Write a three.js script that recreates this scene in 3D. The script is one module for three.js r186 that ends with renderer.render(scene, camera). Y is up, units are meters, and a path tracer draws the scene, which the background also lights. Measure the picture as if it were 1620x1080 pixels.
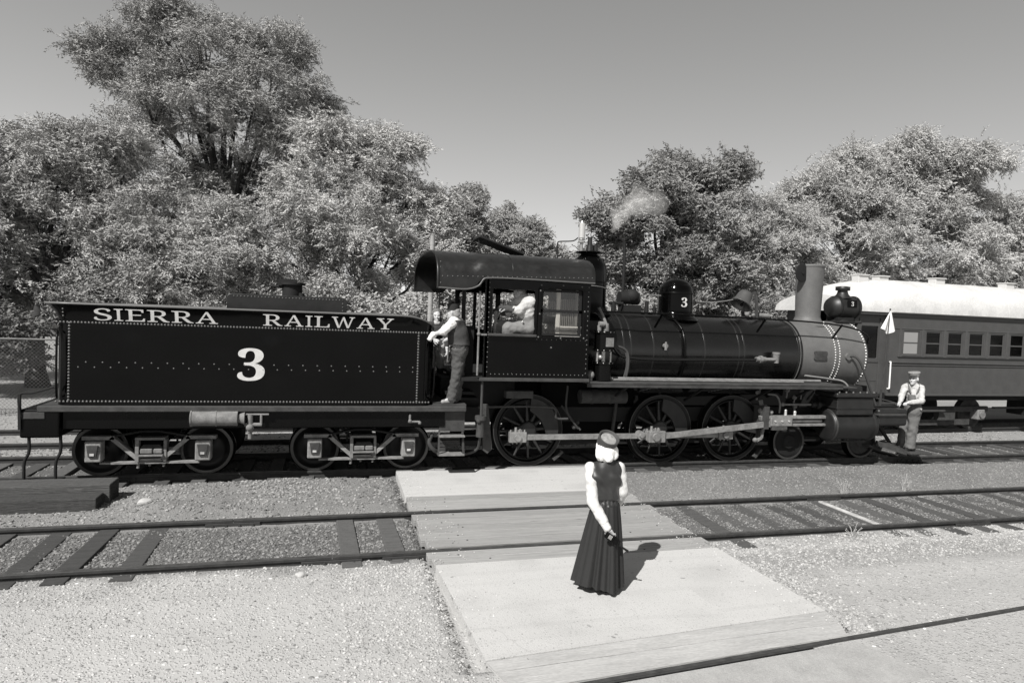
import * as THREE from 'three';
import { mergeGeometries, mergeVertices } from 'three/addons/utils/BufferGeometryUtils.js';
import { RoundedBoxGeometry } from 'three/addons/geometries/RoundedBoxGeometry.js';
import { TextGeometry } from 'three/addons/geometries/TextGeometry.js';
import { FontLoader } from 'three/addons/loaders/FontLoader.js';
import { ImprovedNoise } from 'three/addons/math/ImprovedNoise.js';

// ---------- camera, sky, sun, exposure ----------
const W = 1024, H = 682;
const scene = new THREE.Scene();
const camera = new THREE.PerspectiveCamera(54.18, W / H, 0.1, 1500);
camera.position.set(0, 2.758, 0);
camera.rotation.order = 'YXZ';
camera.rotation.set(-0.03917, -0.27055, 0.03907);

const renderer = new THREE.WebGLRenderer({ antialias: true });
renderer.setSize(W, H);
renderer.toneMapping = THREE.LinearToneMapping;
renderer.toneMappingExposure = 1.28;
renderer.shadowMap.enabled = true;

const SUN = new THREE.Vector3(-1.18, 1.63, 1.12).normalize();
const sun = new THREE.DirectionalLight(new THREE.Color(1, 0.985, 0.962), 5.0);
sun.position.copy(SUN).multiplyScalar(90).add(new THREE.Vector3(5, 0, -14));
sun.target.position.set(5, 0, -14);
sun.castShadow = true;
sun.shadow.mapSize.set(4096, 4096);
Object.assign(sun.shadow.camera, { left: -45, right: 45, top: 45, bottom: -45, near: 1, far: 220 });
scene.add(sun, sun.target);

// cloudless sky seen through monochrome film: darker overhead, pale towards the horizon and a little brighter towards the sun
{
  const w = 512, h = 256, d = new Float32Array(w * h * 4);
  for (let j = 0; j < h; j++) for (let i = 0; i < w; i++) {
    const el = ((j + 0.5) / h - 0.5) * Math.PI, az = ((i + 0.5) / w - 0.5) * 2 * Math.PI;
    const y = Math.sin(el), x = Math.cos(az) * Math.cos(el), z = Math.sin(az) * Math.cos(el);
    const c = x * SUN.x + y * SUN.y + z * SUN.z;
    let v = y > 0 ? 0.12 + 0.70 * Math.exp(-y * 4.3) : 0.3;
    v *= 1 + 0.5 * Math.pow(Math.max(0, c), 6);
    const k = (j * w + i) * 4;
    d[k] = v * 1.006; d[k + 1] = v; d[k + 2] = v * 0.986; d[k + 3] = 1;
  }
  const t = new THREE.DataTexture(d, w, h, THREE.RGBAFormat, THREE.FloatType);
  t.mapping = THREE.EquirectangularReflectionMapping; t.magFilter = THREE.LinearFilter; t.minFilter = THREE.LinearFilter;
  t.needsUpdate = true;
  scene.background = t; scene.environment = t;
}

// ---------- helpers ----------
let seed = 7;
const rnd = () => { seed = (seed + 0x6d2b79f5) | 0; let t = Math.imul(seed ^ (seed >>> 15), 1 | seed); t = (t + Math.imul(t ^ (t >>> 7), 61 | t)) ^ t; return ((t ^ (t >>> 14)) >>> 0) / 4294967296; };
const rr = (a, b) => a + (b - a) * rnd();
const gauss = () => (rnd() + rnd() + rnd() + rnd() - 2) * 0.87;
const clamp = THREE.MathUtils.clamp, sstep = (x, a, b) => { const t = clamp((x - a) / (b - a), 0, 1); return t * t * (3 - 2 * t); };
const PN = new ImprovedNoise();
const noise = (x, y, z = 0) => PN.noise(x, y, z);
const fbm = (x, y, z = 0) => noise(x, y, z) + 0.5 * noise(2.1 * x + 5, 2.1 * y, 2.1 * z) + 0.25 * noise(4.3 * x, 4.3 * y + 9, 4.3 * z);
const V = (x, y, z) => new THREE.Vector3(x, y, z);
const G = (v) => new THREE.Color().setRGB(Math.min(1, v * 1.008), v, v * 0.982);      // a grey of the warm toned print

const used = {};
const numbered = (n) => { const k = (used[n] = (used[n] ?? -1) + 1); return k ? n + '_' + String(k).padStart(3, '0') : n; };
function thing(name, label, category, pos = [0, 0, 0], group) {
  const o = new THREE.Group(); o.name = numbered(name); o.position.set(...pos); scene.add(o);
  o.userData = { label, category }; if (group) o.userData.group = group;
  return o;
}
function setting(name, label) { const o = new THREE.Group(); o.name = name; o.userData = { kind: 'structure', label }; scene.add(o); return o; }
function norm(g) {
  let n = g.index ? g.toNonIndexed() : g;
  for (const k of Object.keys(n.attributes)) if (!['position', 'normal', 'uv', 'color'].includes(k)) n.deleteAttribute(k);
  if (!n.attributes.uv) n.setAttribute('uv', new THREE.BufferAttribute(new Float32Array(n.attributes.position.count * 2), 2));
  n.morphAttributes = {};
  return n;
}
function boxUV(g) {                                                   // uv in metres by the face's main direction
  const p = g.attributes.position, n = g.attributes.normal, uv = g.attributes.uv;
  for (let i = 0; i < p.count; i++) {
    const ax = Math.abs(n.getX(i)), ay = Math.abs(n.getY(i)), az = Math.abs(n.getZ(i));
    if (az >= ax && az >= ay) uv.setXY(i, p.getX(i), p.getY(i));
    else if (ay >= ax) uv.setXY(i, p.getX(i), p.getZ(i));
    else uv.setXY(i, p.getZ(i), p.getY(i));
  }
  return g;
}
function mg(list) {
  const flat = [list].flat(3).map(norm);
  return boxUV(flat.length === 1 ? flat[0] : mergeGeometries(flat));
}
function addMesh(parent, name, geo, mat) {
  const m = new THREE.Mesh(geo, mat); m.name = name; m.castShadow = m.receiveShadow = true; parent.add(m); return m;
}
// part(): geometry is written in the coordinates of the place along x; the thing's own x is taken off
let OX = 0;
function part(parent, name, geos, mat, extra) {
  const g = mg(geos); if (OX) g.translate(-OX, 0, 0);
  const m = addMesh(parent, name, g, mat);
  if (extra) Object.assign(m.userData, extra);
  return m;
}
const bx = (x0, x1, y0, y1, z0, z1) => new THREE.BoxGeometry(x1 - x0, y1 - y0, z1 - z0).translate((x0 + x1) / 2, (y0 + y1) / 2, (z0 + z1) / 2);
const rb = (x0, x1, y0, y1, z0, z1, r = 0.015, s = 1) => new RoundedBoxGeometry(x1 - x0, y1 - y0, z1 - z0, s, Math.min(r, (x1 - x0) / 2.1, (y1 - y0) / 2.1, (z1 - z0) / 2.1)).translate((x0 + x1) / 2, (y0 + y1) / 2, (z0 + z1) / 2);
const cy = (x, y0, y1, z, r, r2 = r, s = 20) => new THREE.CylinderGeometry(r2, r, y1 - y0, s).translate(x, (y0 + y1) / 2, z);
const cx = (x0, x1, y, z, r, r2 = r, s = 20) => new THREE.CylinderGeometry(r, r2, x1 - x0, s).rotateZ(Math.PI / 2).translate((x0 + x1) / 2, y, z);
const cz = (x, y, z0, z1, r, r2 = r, s = 20) => new THREE.CylinderGeometry(r2, r, z1 - z0, s).rotateX(Math.PI / 2).translate(x, y, (z0 + z1) / 2);
const tube = (pts, r, seg = 0, rad = 6) => new THREE.TubeGeometry(new THREE.CatmullRomCurve3(pts.map((p) => V(...p)), false, 'centripetal'), seg || pts.length * 6, r, rad, false);
function bar(a, b, w, h = w) {                                        // straight square bar between two points
  const A = V(...a), B = V(...b), L = A.distanceTo(B), g = new THREE.BoxGeometry(w, h, L);
  const m = new THREE.Matrix4().lookAt(A, B, Math.abs(B.y - A.y) > L * 0.99 ? V(1, 0, 0) : V(0, 1, 0));
  return g.applyMatrix4(m).translate((A.x + B.x) / 2, (A.y + B.y) / 2, (A.z + B.z) / 2);
}
const rod = (a, b, r, r2 = r, s = 8) => {
  const A = V(...a), B = V(...b), g = new THREE.CylinderGeometry(r2, r, A.distanceTo(B), s);
  const q = new THREE.Quaternion().setFromUnitVectors(V(0, 1, 0), B.clone().sub(A).normalize());
  return g.applyQuaternion(q).translate((A.x + B.x) / 2, (A.y + B.y) / 2, (A.z + B.z) / 2);
};
const lathe = (pts, s = 32) => new THREE.LatheGeometry(pts.map((p) => new THREE.Vector2(p[0], p[1])), s);
const ball = (x, y, z, r, s = 12) => new THREE.SphereGeometry(r, s, Math.max(4, s * 0.7 | 0)).translate(x, y, z);
const extrude = (pts, depth, bevel = 0, holes = []) => {
  const sh = new THREE.Shape(pts.map((p) => new THREE.Vector2(...p)));
  for (const h of holes) sh.holes.push(new THREE.Path(h.map((p) => new THREE.Vector2(...p))));
  return new THREE.ExtrudeGeometry(sh, { depth, bevelEnabled: bevel > 0, bevelSize: bevel, bevelThickness: bevel, bevelSegments: 2, curveSegments: 12 });
};
const rrect = (x0, x1, y0, y1, r, n = 5) => {
  const out = [];
  for (const [cxx, cyy, a] of [[x1 - r, y1 - r, 0], [x0 + r, y1 - r, 90], [x0 + r, y0 + r, 180], [x1 - r, y0 + r, 270]])
    for (let i = 0; i <= n; i++) { const t = (a + 90 * i / n) * Math.PI / 180; out.push([cxx + r * Math.cos(t), cyy + r * Math.sin(t)]); }
  return out;
};
const RIV = new THREE.SphereGeometry(1, 6, 3, 0, Math.PI * 2, 0, Math.PI / 2);
function rivets(list, r, dir = [0, 0, 1], flat = 0.7) {               // half-round rivet heads on a surface facing dir
  const q = new THREE.Quaternion().setFromUnitVectors(V(0, 1, 0), V(...dir).normalize());
  return list.map((p) => RIV.clone().scale(r, r * flat, r).applyQuaternion(q).translate(...p));
}
const along = (a, b, step) => { const A = V(...a), B = V(...b), n = Math.max(1, Math.round(A.distanceTo(B) / step)); return Array.from({ length: n + 1 }, (_, i) => A.clone().lerp(B, i / n).toArray()); };
const font = await new FontLoader().loadAsync('fonts/droid/droid_serif_bold.typeface.json');
const fontReg = await new FontLoader().loadAsync('fonts/droid/droid_serif_regular.typeface.json');
function letter(ch, x0, x1, y0, y1, depth, f = font) {
  const g = new TextGeometry(ch, { font: f, size: 1, depth: 1, curveSegments: 6 }); g.computeBoundingBox();
  const b = g.boundingBox;
  return g.translate(-b.min.x, -b.min.y, 0).scale((x1 - x0) / (b.max.x - b.min.x), (y1 - y0) / (b.max.y - b.min.y), depth).translate(x0, y0, 0);
}

// ---------- textures ----------
function dataTex(n, f, srgb = false) {
  const d = new Uint8Array(n * n * 4);
  for (let j = 0; j < n; j++) for (let i = 0; i < n; i++) { const v = clamp(f(i / n, j / n), 0, 1) * 255; const k = (j * n + i) * 4; d[k] = d[k + 1] = d[k + 2] = v; d[k + 3] = 255; }
  const t = new THREE.DataTexture(d, n, n); t.wrapS = t.wrapT = THREE.RepeatWrapping; t.magFilter = THREE.LinearFilter; t.needsUpdate = true;
  if (srgb) t.colorSpace = THREE.SRGBColorSpace;
  return t;
}
const rep = (t, sx, sy = sx) => { const c = t.clone(); c.repeat.set(sx, sy); c.needsUpdate = true; return c; };
function tileNoise(freq, s) {                                         // tileable value noise
  const n = freq, a = []; let st = s * 7919 + 13;
  for (let i = 0; i < n * n; i++) { st = (Math.imul(st, 1664525) + 1013904223) | 0; a.push(((st >>> 8) & 0xffff) / 65535); }
  return (u, v) => {
    const x = u * n, y = v * n, i = Math.floor(x), j = Math.floor(y), fx = x - i, fy = y - j, sx = fx * fx * (3 - 2 * fx), sy = fy * fy * (3 - 2 * fy);
    const g = (p, q) => a[(((q % n) + n) % n) * n + (((p % n) + n) % n)];
    return (g(i, j) * (1 - sx) + g(i + 1, j) * sx) * (1 - sy) + (g(i, j + 1) * (1 - sx) + g(i + 1, j + 1) * sx) * sy;
  };
}
const tn8 = tileNoise(8, 1), tn16 = tileNoise(16, 2), tn32 = tileNoise(32, 3), tn64 = tileNoise(64, 4), tn128 = tileNoise(128, 5), tn256 = tileNoise(256, 6);
const grime = (u, v) => 0.35 * tn8(u, v) + 0.25 * tn16(u, v) + 0.2 * tn32(u, v) + 0.12 * tn64(u, v) + 0.08 * tn128(u, v);
const TX = {};
TX.grimeRough = dataTex(256, (u, v) => 0.55 + 0.9 * (grime(u, v) - 0.5) + 0.2);
TX.dust = dataTex(512, (u, v) => 0.90 + 0.5 * (grime(u, v) - 0.5), true);
TX.fine = dataTex(512, (u, v) => 0.93 + 0.22 * (0.5 * tn256(u, v) + 0.3 * tn128(u, v) + 0.2 * tn32(u, v) - 0.5) + 0.07 * (tn8(u, v) - 0.5), true);
TX.fineBump = dataTex(512, (u, v) => 0.6 * tn256(u, v) + 0.4 * tn128(u, v));
TX.swell = dataTex(256, (u, v) => 0.7 * tn8(u, v) + 0.3 * tn16(u, v));
const woodRows = tileNoise(128, 9), woodLong = tileNoise(8, 10);
TX.wood = dataTex(512, (u, v) => {                                     // grain runs along u
  const wv = v + 0.012 * Math.sin(u * 6.283 + 2 * woodLong(u, v));
  const g = 0.55 * tileNoiseStretch(u, wv) + 0.3 * tn64(u * 0.125, wv) + 0.15 * grime(u, v);
  return 0.66 + 0.4 * g;
}, true);
function tileNoiseStretch(u, v) { return 0.5 * woodRows(u * 0.0625 * 2, v) + 0.5 * woodRows(u * 0.125 * 3, v * 2); }
TX.woodBump = dataTex(512, (u, v) => tileNoiseStretch(u, v));
TX.stripe = dataTex(256, (u, v) => 0.86 + 0.14 * Math.sin(u * 6.283 * 24) + 0.1 * (tn128(u, v) - 0.5), true);
// loose gravel: overlapping pebbles, drawn over the edges so that the tile repeats
{
  const n = 1024, c = document.createElement('canvas'), b = document.createElement('canvas'); c.width = c.height = b.width = b.height = n;
  const x = c.getContext('2d'), y = b.getContext('2d');
  x.fillStyle = 'rgb(165,165,165)'; x.fillRect(0, 0, n, n); y.fillStyle = 'rgb(60,60,60)'; y.fillRect(0, 0, n, n);
  for (let i = 0; i < 14000; i++) {
    const big = rnd() < 0.05, r = big ? rr(4, 9) : rr(1.2, 3.6), px = rnd() * n, py = rnd() * n, a = rnd() * 3.14, e = rr(0.55, 1);
    const tone = clamp(165 + gauss() * 32 + (rnd() < 0.05 ? 50 : 0), 60, 250) | 0, hgt = 90 + rnd() * 80 + (big ? 60 : 0) | 0;
    for (const ox of [-n, 0, n]) for (const oy of [-n, 0, n]) {
      const X = px + ox, Y = py + oy; if (X < -20 || Y < -20 || X > n + 20 || Y > n + 20) continue;
      x.fillStyle = `rgb(${tone},${tone},${tone})`; x.beginPath(); x.ellipse(X, Y, r, r * e, a, 0, 6.3); x.fill();
      y.fillStyle = `rgb(${hgt},${hgt},${hgt})`; y.beginPath(); y.ellipse(X, Y, r, r * e, a, 0, 6.3); y.fill();
      y.fillStyle = `rgb(${Math.min(255, hgt + 45)},${Math.min(255, hgt + 45)},${Math.min(255, hgt + 45)})`; y.beginPath(); y.ellipse(X, Y, r * 0.55, r * e * 0.55, a, 0, 6.3); y.fill();
    }
  }
  TX.gravel = new THREE.CanvasTexture(c); TX.gravel.colorSpace = THREE.SRGBColorSpace; TX.gravelBump = new THREE.CanvasTexture(b);
  for (const t of [TX.gravel, TX.gravelBump]) { t.wrapS = t.wrapT = THREE.RepeatWrapping; t.repeat.set(1 / 2.6, 1 / 2.6); }
}

// concrete with stains, pits and a few hairline cracks
{
  const n = 1024, c = document.createElement('canvas'); c.width = c.height = n; const x = c.getContext('2d');
  x.fillStyle = 'rgb(238,238,238)'; x.fillRect(0, 0, n, n);
  for (let i = 0; i < 90; i++) { const r = rr(20, 130), px = rr(0, n), py = rr(0, n), g = x.createRadialGradient(px, py, 0, px, py, r), k = rnd() < 0.55 ? '60,60,60' : '255,255,255'; g.addColorStop(0, `rgba(${k},${rr(0.02, 0.075)})`); g.addColorStop(1, `rgba(${k},0)`); x.fillStyle = g; x.fillRect(px - r, py - r, 2 * r, 2 * r); }
  for (let i = 0; i < 26000; i++) { const t = rnd() < 0.6 ? rr(120, 200) : rr(240, 255); x.fillStyle = `rgba(${t | 0},${t | 0},${t | 0},${rr(0.15, 0.6)})`; x.fillRect(rr(0, n), rr(0, n), rr(1, 3), rr(1, 3)); }
  for (let i = 0; i < 40; i++) { x.fillStyle = `rgba(40,40,40,${rr(0.08, 0.35)})`; x.beginPath(); x.ellipse(rr(0, n), rr(0, n), rr(2, 9), rr(2, 7), rr(0, 3), 0, 6.3); x.fill(); }
  for (let i = 0; i < 3; i++) { let px = rr(0, n), py = rr(0, n), a = rr(0, 6.3); x.strokeStyle = `rgba(60,60,60,${rr(0.1, 0.25)})`; x.lineWidth = rr(1, 2); x.beginPath(); x.moveTo(px, py); for (let k = 0; k < 26; k++) { a += rr(-0.5, 0.5); px += Math.cos(a) * 14; py += Math.sin(a) * 14; x.lineTo(px, py); } x.stroke(); }
  for (let i = 0; i < 16; i++) { const py = rr(0, n); x.strokeStyle = `rgba(80,80,80,${rr(0.01, 0.03)})`; x.lineWidth = rr(6, 30); x.beginPath(); x.moveTo(0, py); x.bezierCurveTo(n * 0.3, py + rr(-60, 60), n * 0.6, py + rr(-60, 60), n, py + rr(-30, 30)); x.stroke(); }
  TX.concrete = new THREE.CanvasTexture(c); TX.concrete.colorSpace = THREE.SRGBColorSpace; TX.concrete.wrapS = TX.concrete.wrapT = THREE.RepeatWrapping; TX.concrete.repeat.set(1 / 3.7, 1 / 3.7);
}

// black paint: faint runs, wiped dust and smudges
{
  const n = 1024, c = document.createElement('canvas'); c.width = c.height = n; const x = c.getContext('2d');
  x.fillStyle = 'rgb(78,78,78)'; x.fillRect(0, 0, n, n);
  for (let i = 0; i < 60; i++) { const r = rr(30, 190), px = rr(0, n), py = rr(0, n), g = x.createRadialGradient(px, py, 0, px, py, r), k = rnd() < 0.5 ? '0,0,0' : '190,190,190'; g.addColorStop(0, `rgba(${k},${rr(0.04, 0.16)})`); g.addColorStop(1, `rgba(${k},0)`); x.fillStyle = g; x.fillRect(px - r, py - r, 2 * r, 2 * r); }
  for (let i = 0; i < 240; i++) { const px = rr(0, n), py = rr(0, n), L = rr(30, 300), g = x.createLinearGradient(0, py, 0, py + L), k = rnd() < 0.4 ? '20,20,20' : '200,200,200', a = rr(0.03, 0.13); g.addColorStop(0, `rgba(${k},0)`); g.addColorStop(0.2, `rgba(${k},${a})`); g.addColorStop(1, `rgba(${k},0)`); x.fillStyle = g; x.fillRect(px, py, rr(1, 7), L); }
  for (let i = 0; i < 5000; i++) { const t = rr(90, 220) | 0; x.fillStyle = `rgba(${t},${t},${t},${rr(0.05, 0.3)})`; x.fillRect(rr(0, n), rr(0, n), rr(1, 2.5), rr(1, 2.5)); }
  TX.streak = new THREE.CanvasTexture(c); TX.streak.colorSpace = THREE.SRGBColorSpace; TX.streak.wrapS = TX.streak.wrapT = THREE.RepeatWrapping; TX.streak.repeat.set(1 / 3.1, 1 / 2.3);
}

// ---------- materials (real-world greys, linear) ----------
const std = (v, rough, o = {}) => new THREE.MeshStandardMaterial({ color: G(v), roughness: rough, metalness: 0, ...o });
const phys = (v, rough, o = {}) => new THREE.MeshPhysicalMaterial({ color: G(v), roughness: rough, metalness: 0, ...o });
const M = {
  gloss: phys(0.016, 0.16, { map: TX.streak, specularIntensity: 0.32, roughnessMap: rep(TX.grimeRough, 0.7), bumpMap: rep(TX.swell, 0.3), bumpScale: 0.012 }),
  black: phys(0.003, 0.36, { specularIntensity: 0.3, roughnessMap: rep(TX.grimeRough, 0.7) }),
  boiler: phys(0.006, 0.33, { specularIntensity: 1.0, roughnessMap: rep(TX.grimeRough, 0.6) }),
  matte: phys(0.005, 0.8, { map: rep(TX.dust, 0.8) }),
  soot: phys(0.003, 0.95, { specularIntensity: 0.3 }),
  roofBlack: phys(0.014, 0.5, { specularIntensity: 1, roughnessMap: rep(TX.grimeRough, 0.8), map: rep(TX.dust, 0.6) }),
  deck: std(0.05, 0.8, { map: rep(TX.dust, 0.9) }),
  graphite: std(0.135, 0.6, { metalness: 0.1, map: rep(TX.fine, 1.2), bumpMap: rep(TX.fineBump, 1.4), bumpScale: 0.0025 }),
  stack: std(0.125, 0.6, { map: rep(TX.fine, 1.2) }),
  steel: phys(0.3, 0.5, { metalness: 0.35, map: rep(TX.dust, 1.3), specularIntensity: 1 }),
  tyre: phys(0.004, 0.34, { metalness: 0, specularIntensity: 0.5, map: rep(TX.dust, 1.2) }),
  tyreEdge: std(0.07, 0.35, { metalness: 0.5 }),
  dusty: std(0.2, 0.85, { map: rep(TX.dust, 1.6) }),
  frameDust: std(0.26, 0.85, { map: rep(TX.dust, 1.6) }),
  dustyDark: std(0.05, 0.85, { map: rep(TX.dust, 1.6) }),
  cylinder: phys(0.016, 0.45, { specularIntensity: 1, map: rep(TX.dust, 1.1) }),
  rivet: phys(0.10, 0.35, { specularIntensity: 1 }),
  rivetBright: phys(0.75, 0.35, { metalness: 0.2 }),
  wheel: phys(0.022, 0.5, { specularIntensity: 1, map: rep(TX.dust, 1.5) }),
  brass: phys(0.35, 0.3, { metalness: 0.6 }),
  brightMetal: phys(0.6, 0.3, { metalness: 0.5 }),
  letter: std(0.62, 0.6, { map: rep(TX.fine, 2) }),
  white: std(0.8, 0.8),
  offWhite: std(0.55, 0.8, { map: rep(TX.dust, 1.0) }),
  glass: phys(0.9, 0.03, { transmission: 1, thickness: 0, ior: 1.45 }),
  darkGlass: phys(0.4, 0.04, { transmission: 1, thickness: 0, ior: 1.45, specularIntensity: 0.5 }),
  railSide: std(0.035, 0.75, { map: rep(TX.dust, 1.7) }),
  railTop: phys(0.16, 0.4, { metalness: 0.5, map: rep(TX.dust, 1.3) }),
  coach: std(0.07, 0.6, { map: rep(TX.fine, 0.9) }),
  coachTrim: std(0.075, 0.6, { map: rep(TX.fine, 0.9) }),
  coachRoof: std(0.62, 0.85, { map: rep(TX.fine, 0.5) }),
};
// ---------- where things lie ----------
const ZT1 = -12.44, RG = 0.755;                       // axis of the engine's track; half the distance between rail centres
const ZT2 = -8.35;                                    // axis of the near track
const T3Z = (x) => -15.13 - 0.028 * (x + 6);          // axis of the coach's track (runs off at a slight angle)
const CX0 = 1.2, CX1 = 4.7;                           // the crossing's two edges
const bowl = (z, c, w) => sstep(w - Math.abs(z - c), 0, 0.35);
function groundY(x, z) {
  let y = -0.035 + 0.021 * sstep(z, -5.9, -5.3) * sstep(x, 3.5, 4.5) + (0.012 * fbm(x * 0.6, z * 0.6) + 0.006 * fbm(x * 3, z * 3, 4)) * (1 - 0.8 * sstep(z, -5.9, -5.3) * sstep(x, 3.5, 4.5));
  y -= 0.05 * sstep(z, -6.6, -7.4) * sstep(z, -60, -20) ;
  y -= 0.010 * bowl(z, ZT2, 0.75);
  const mid = sstep(z, -9.2, -9.7) * sstep(-z, 11.6, 11.0) ;
  const left = sstep(-x, -1.5, -0.6) * sstep(x, -2.75, -2.2);
  y += mid * (0.0 + 0.03 * sstep(x, -2.9, -2.3) + left * (0.055 + 0.07 * fbm(x * 0.9 + 3, z * 1.3)) + 0.02 * fbm(x * 1.5, z * 1.5, 7));
  y -= 0.06 * bowl(z, ZT1, 1.3);
  y -= 0.03 * bowl(z, T3Z(x), 1.4);
  if (x > CX0 - 0.06 && x < CX1 + 0.02 && z > -11.7 && z < -4.95) y = -0.12;
  const far = sstep(-z, 26, 60); y += far * 0.3 * fbm(x * 0.03, z * 0.03);
  return y;
}
function groundTone(x, z) {                           // real tone of what lies there: pale sand, brown ballast, dirt
  const n = fbm(x * 0.35, z * 0.35, 2), n2 = fbm(x * 1.7, z * 1.7, 5);
  let v = 0.435 + 0.05 * n + 0.03 * n2;
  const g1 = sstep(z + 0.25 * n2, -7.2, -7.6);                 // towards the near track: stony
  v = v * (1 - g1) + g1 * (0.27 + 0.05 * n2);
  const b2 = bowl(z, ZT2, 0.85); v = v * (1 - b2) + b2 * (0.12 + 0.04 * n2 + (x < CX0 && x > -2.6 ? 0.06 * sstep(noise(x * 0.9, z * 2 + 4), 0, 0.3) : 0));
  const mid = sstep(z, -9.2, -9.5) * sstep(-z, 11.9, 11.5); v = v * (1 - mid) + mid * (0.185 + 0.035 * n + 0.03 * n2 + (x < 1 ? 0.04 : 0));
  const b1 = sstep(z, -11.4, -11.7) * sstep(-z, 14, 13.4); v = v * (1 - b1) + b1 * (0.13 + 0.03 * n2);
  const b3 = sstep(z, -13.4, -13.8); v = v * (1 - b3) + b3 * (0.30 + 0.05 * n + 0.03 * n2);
  if (z > -7 && x > CX1) {
    const s = sstep(x, 4.9, 5.5); v = v * (1 - s) + s * (0.42 + 0.03 * n);                                             // right of the crossing
    const st = sstep(-z, 6.25 - 0.2 * n, 6.5 - 0.2 * n); v = v * (1 - st) + st * 0.33;
  }
  if (x > CX1 && z > -6.4 && x < 5.6 - (z + 6.4) * 0.3) v *= 0.9;
  const far = sstep(-z, 20, 30); v = v * (1 - far) + far * (0.3 + 0.08 * n);
  return clamp(v, 0.05, 0.7);
}
{
  const axis = (a, b, step, outA, outB) => { const o = []; for (let s = step * 1.5, p = a; p > outA; s *= 1.22) { p = Math.max(outA, p - s); o.unshift(p); } for (let p = a; p <= b + 1e-6; p += step) o.push(p); for (let s = step * 1.5, p = b; p < outB; s *= 1.22) { p = Math.min(outB, p + s); o.push(p); } return o; };
  const xs = axis(-9, 20, 0.09, -500, 500), zs = axis(-16, -3.5, 0.07, -700, 200), nx = xs.length, nz = zs.length;
  const P = new Float32Array(nx * nz * 3), U = new Float32Array(nx * nz * 2), C = new Float32Array(nx * nz * 3), I = [];
  for (let j = 0; j < nz; j++) for (let i = 0; i < nx; i++) {
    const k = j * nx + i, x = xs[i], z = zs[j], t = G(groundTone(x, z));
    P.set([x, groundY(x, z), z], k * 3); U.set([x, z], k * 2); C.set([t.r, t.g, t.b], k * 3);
    if (i && j) { const a = k - nx - 1, b = k - nx, c = k - 1; I.push(a, c, b, b, c, k); }
  }
  const g = new THREE.BufferGeometry();
  g.setAttribute('position', new THREE.BufferAttribute(P, 3)); g.setAttribute('uv', new THREE.BufferAttribute(U, 2)); g.setAttribute('color', new THREE.BufferAttribute(C, 3)); g.setIndex(I); g.computeVertexNormals();
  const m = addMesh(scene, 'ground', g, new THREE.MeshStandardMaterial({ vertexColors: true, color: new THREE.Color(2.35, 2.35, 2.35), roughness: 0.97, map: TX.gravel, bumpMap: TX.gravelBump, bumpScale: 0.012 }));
  m.userData = { kind: 'structure', label: 'sandy gravel ground of the railway yard' };
}
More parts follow.
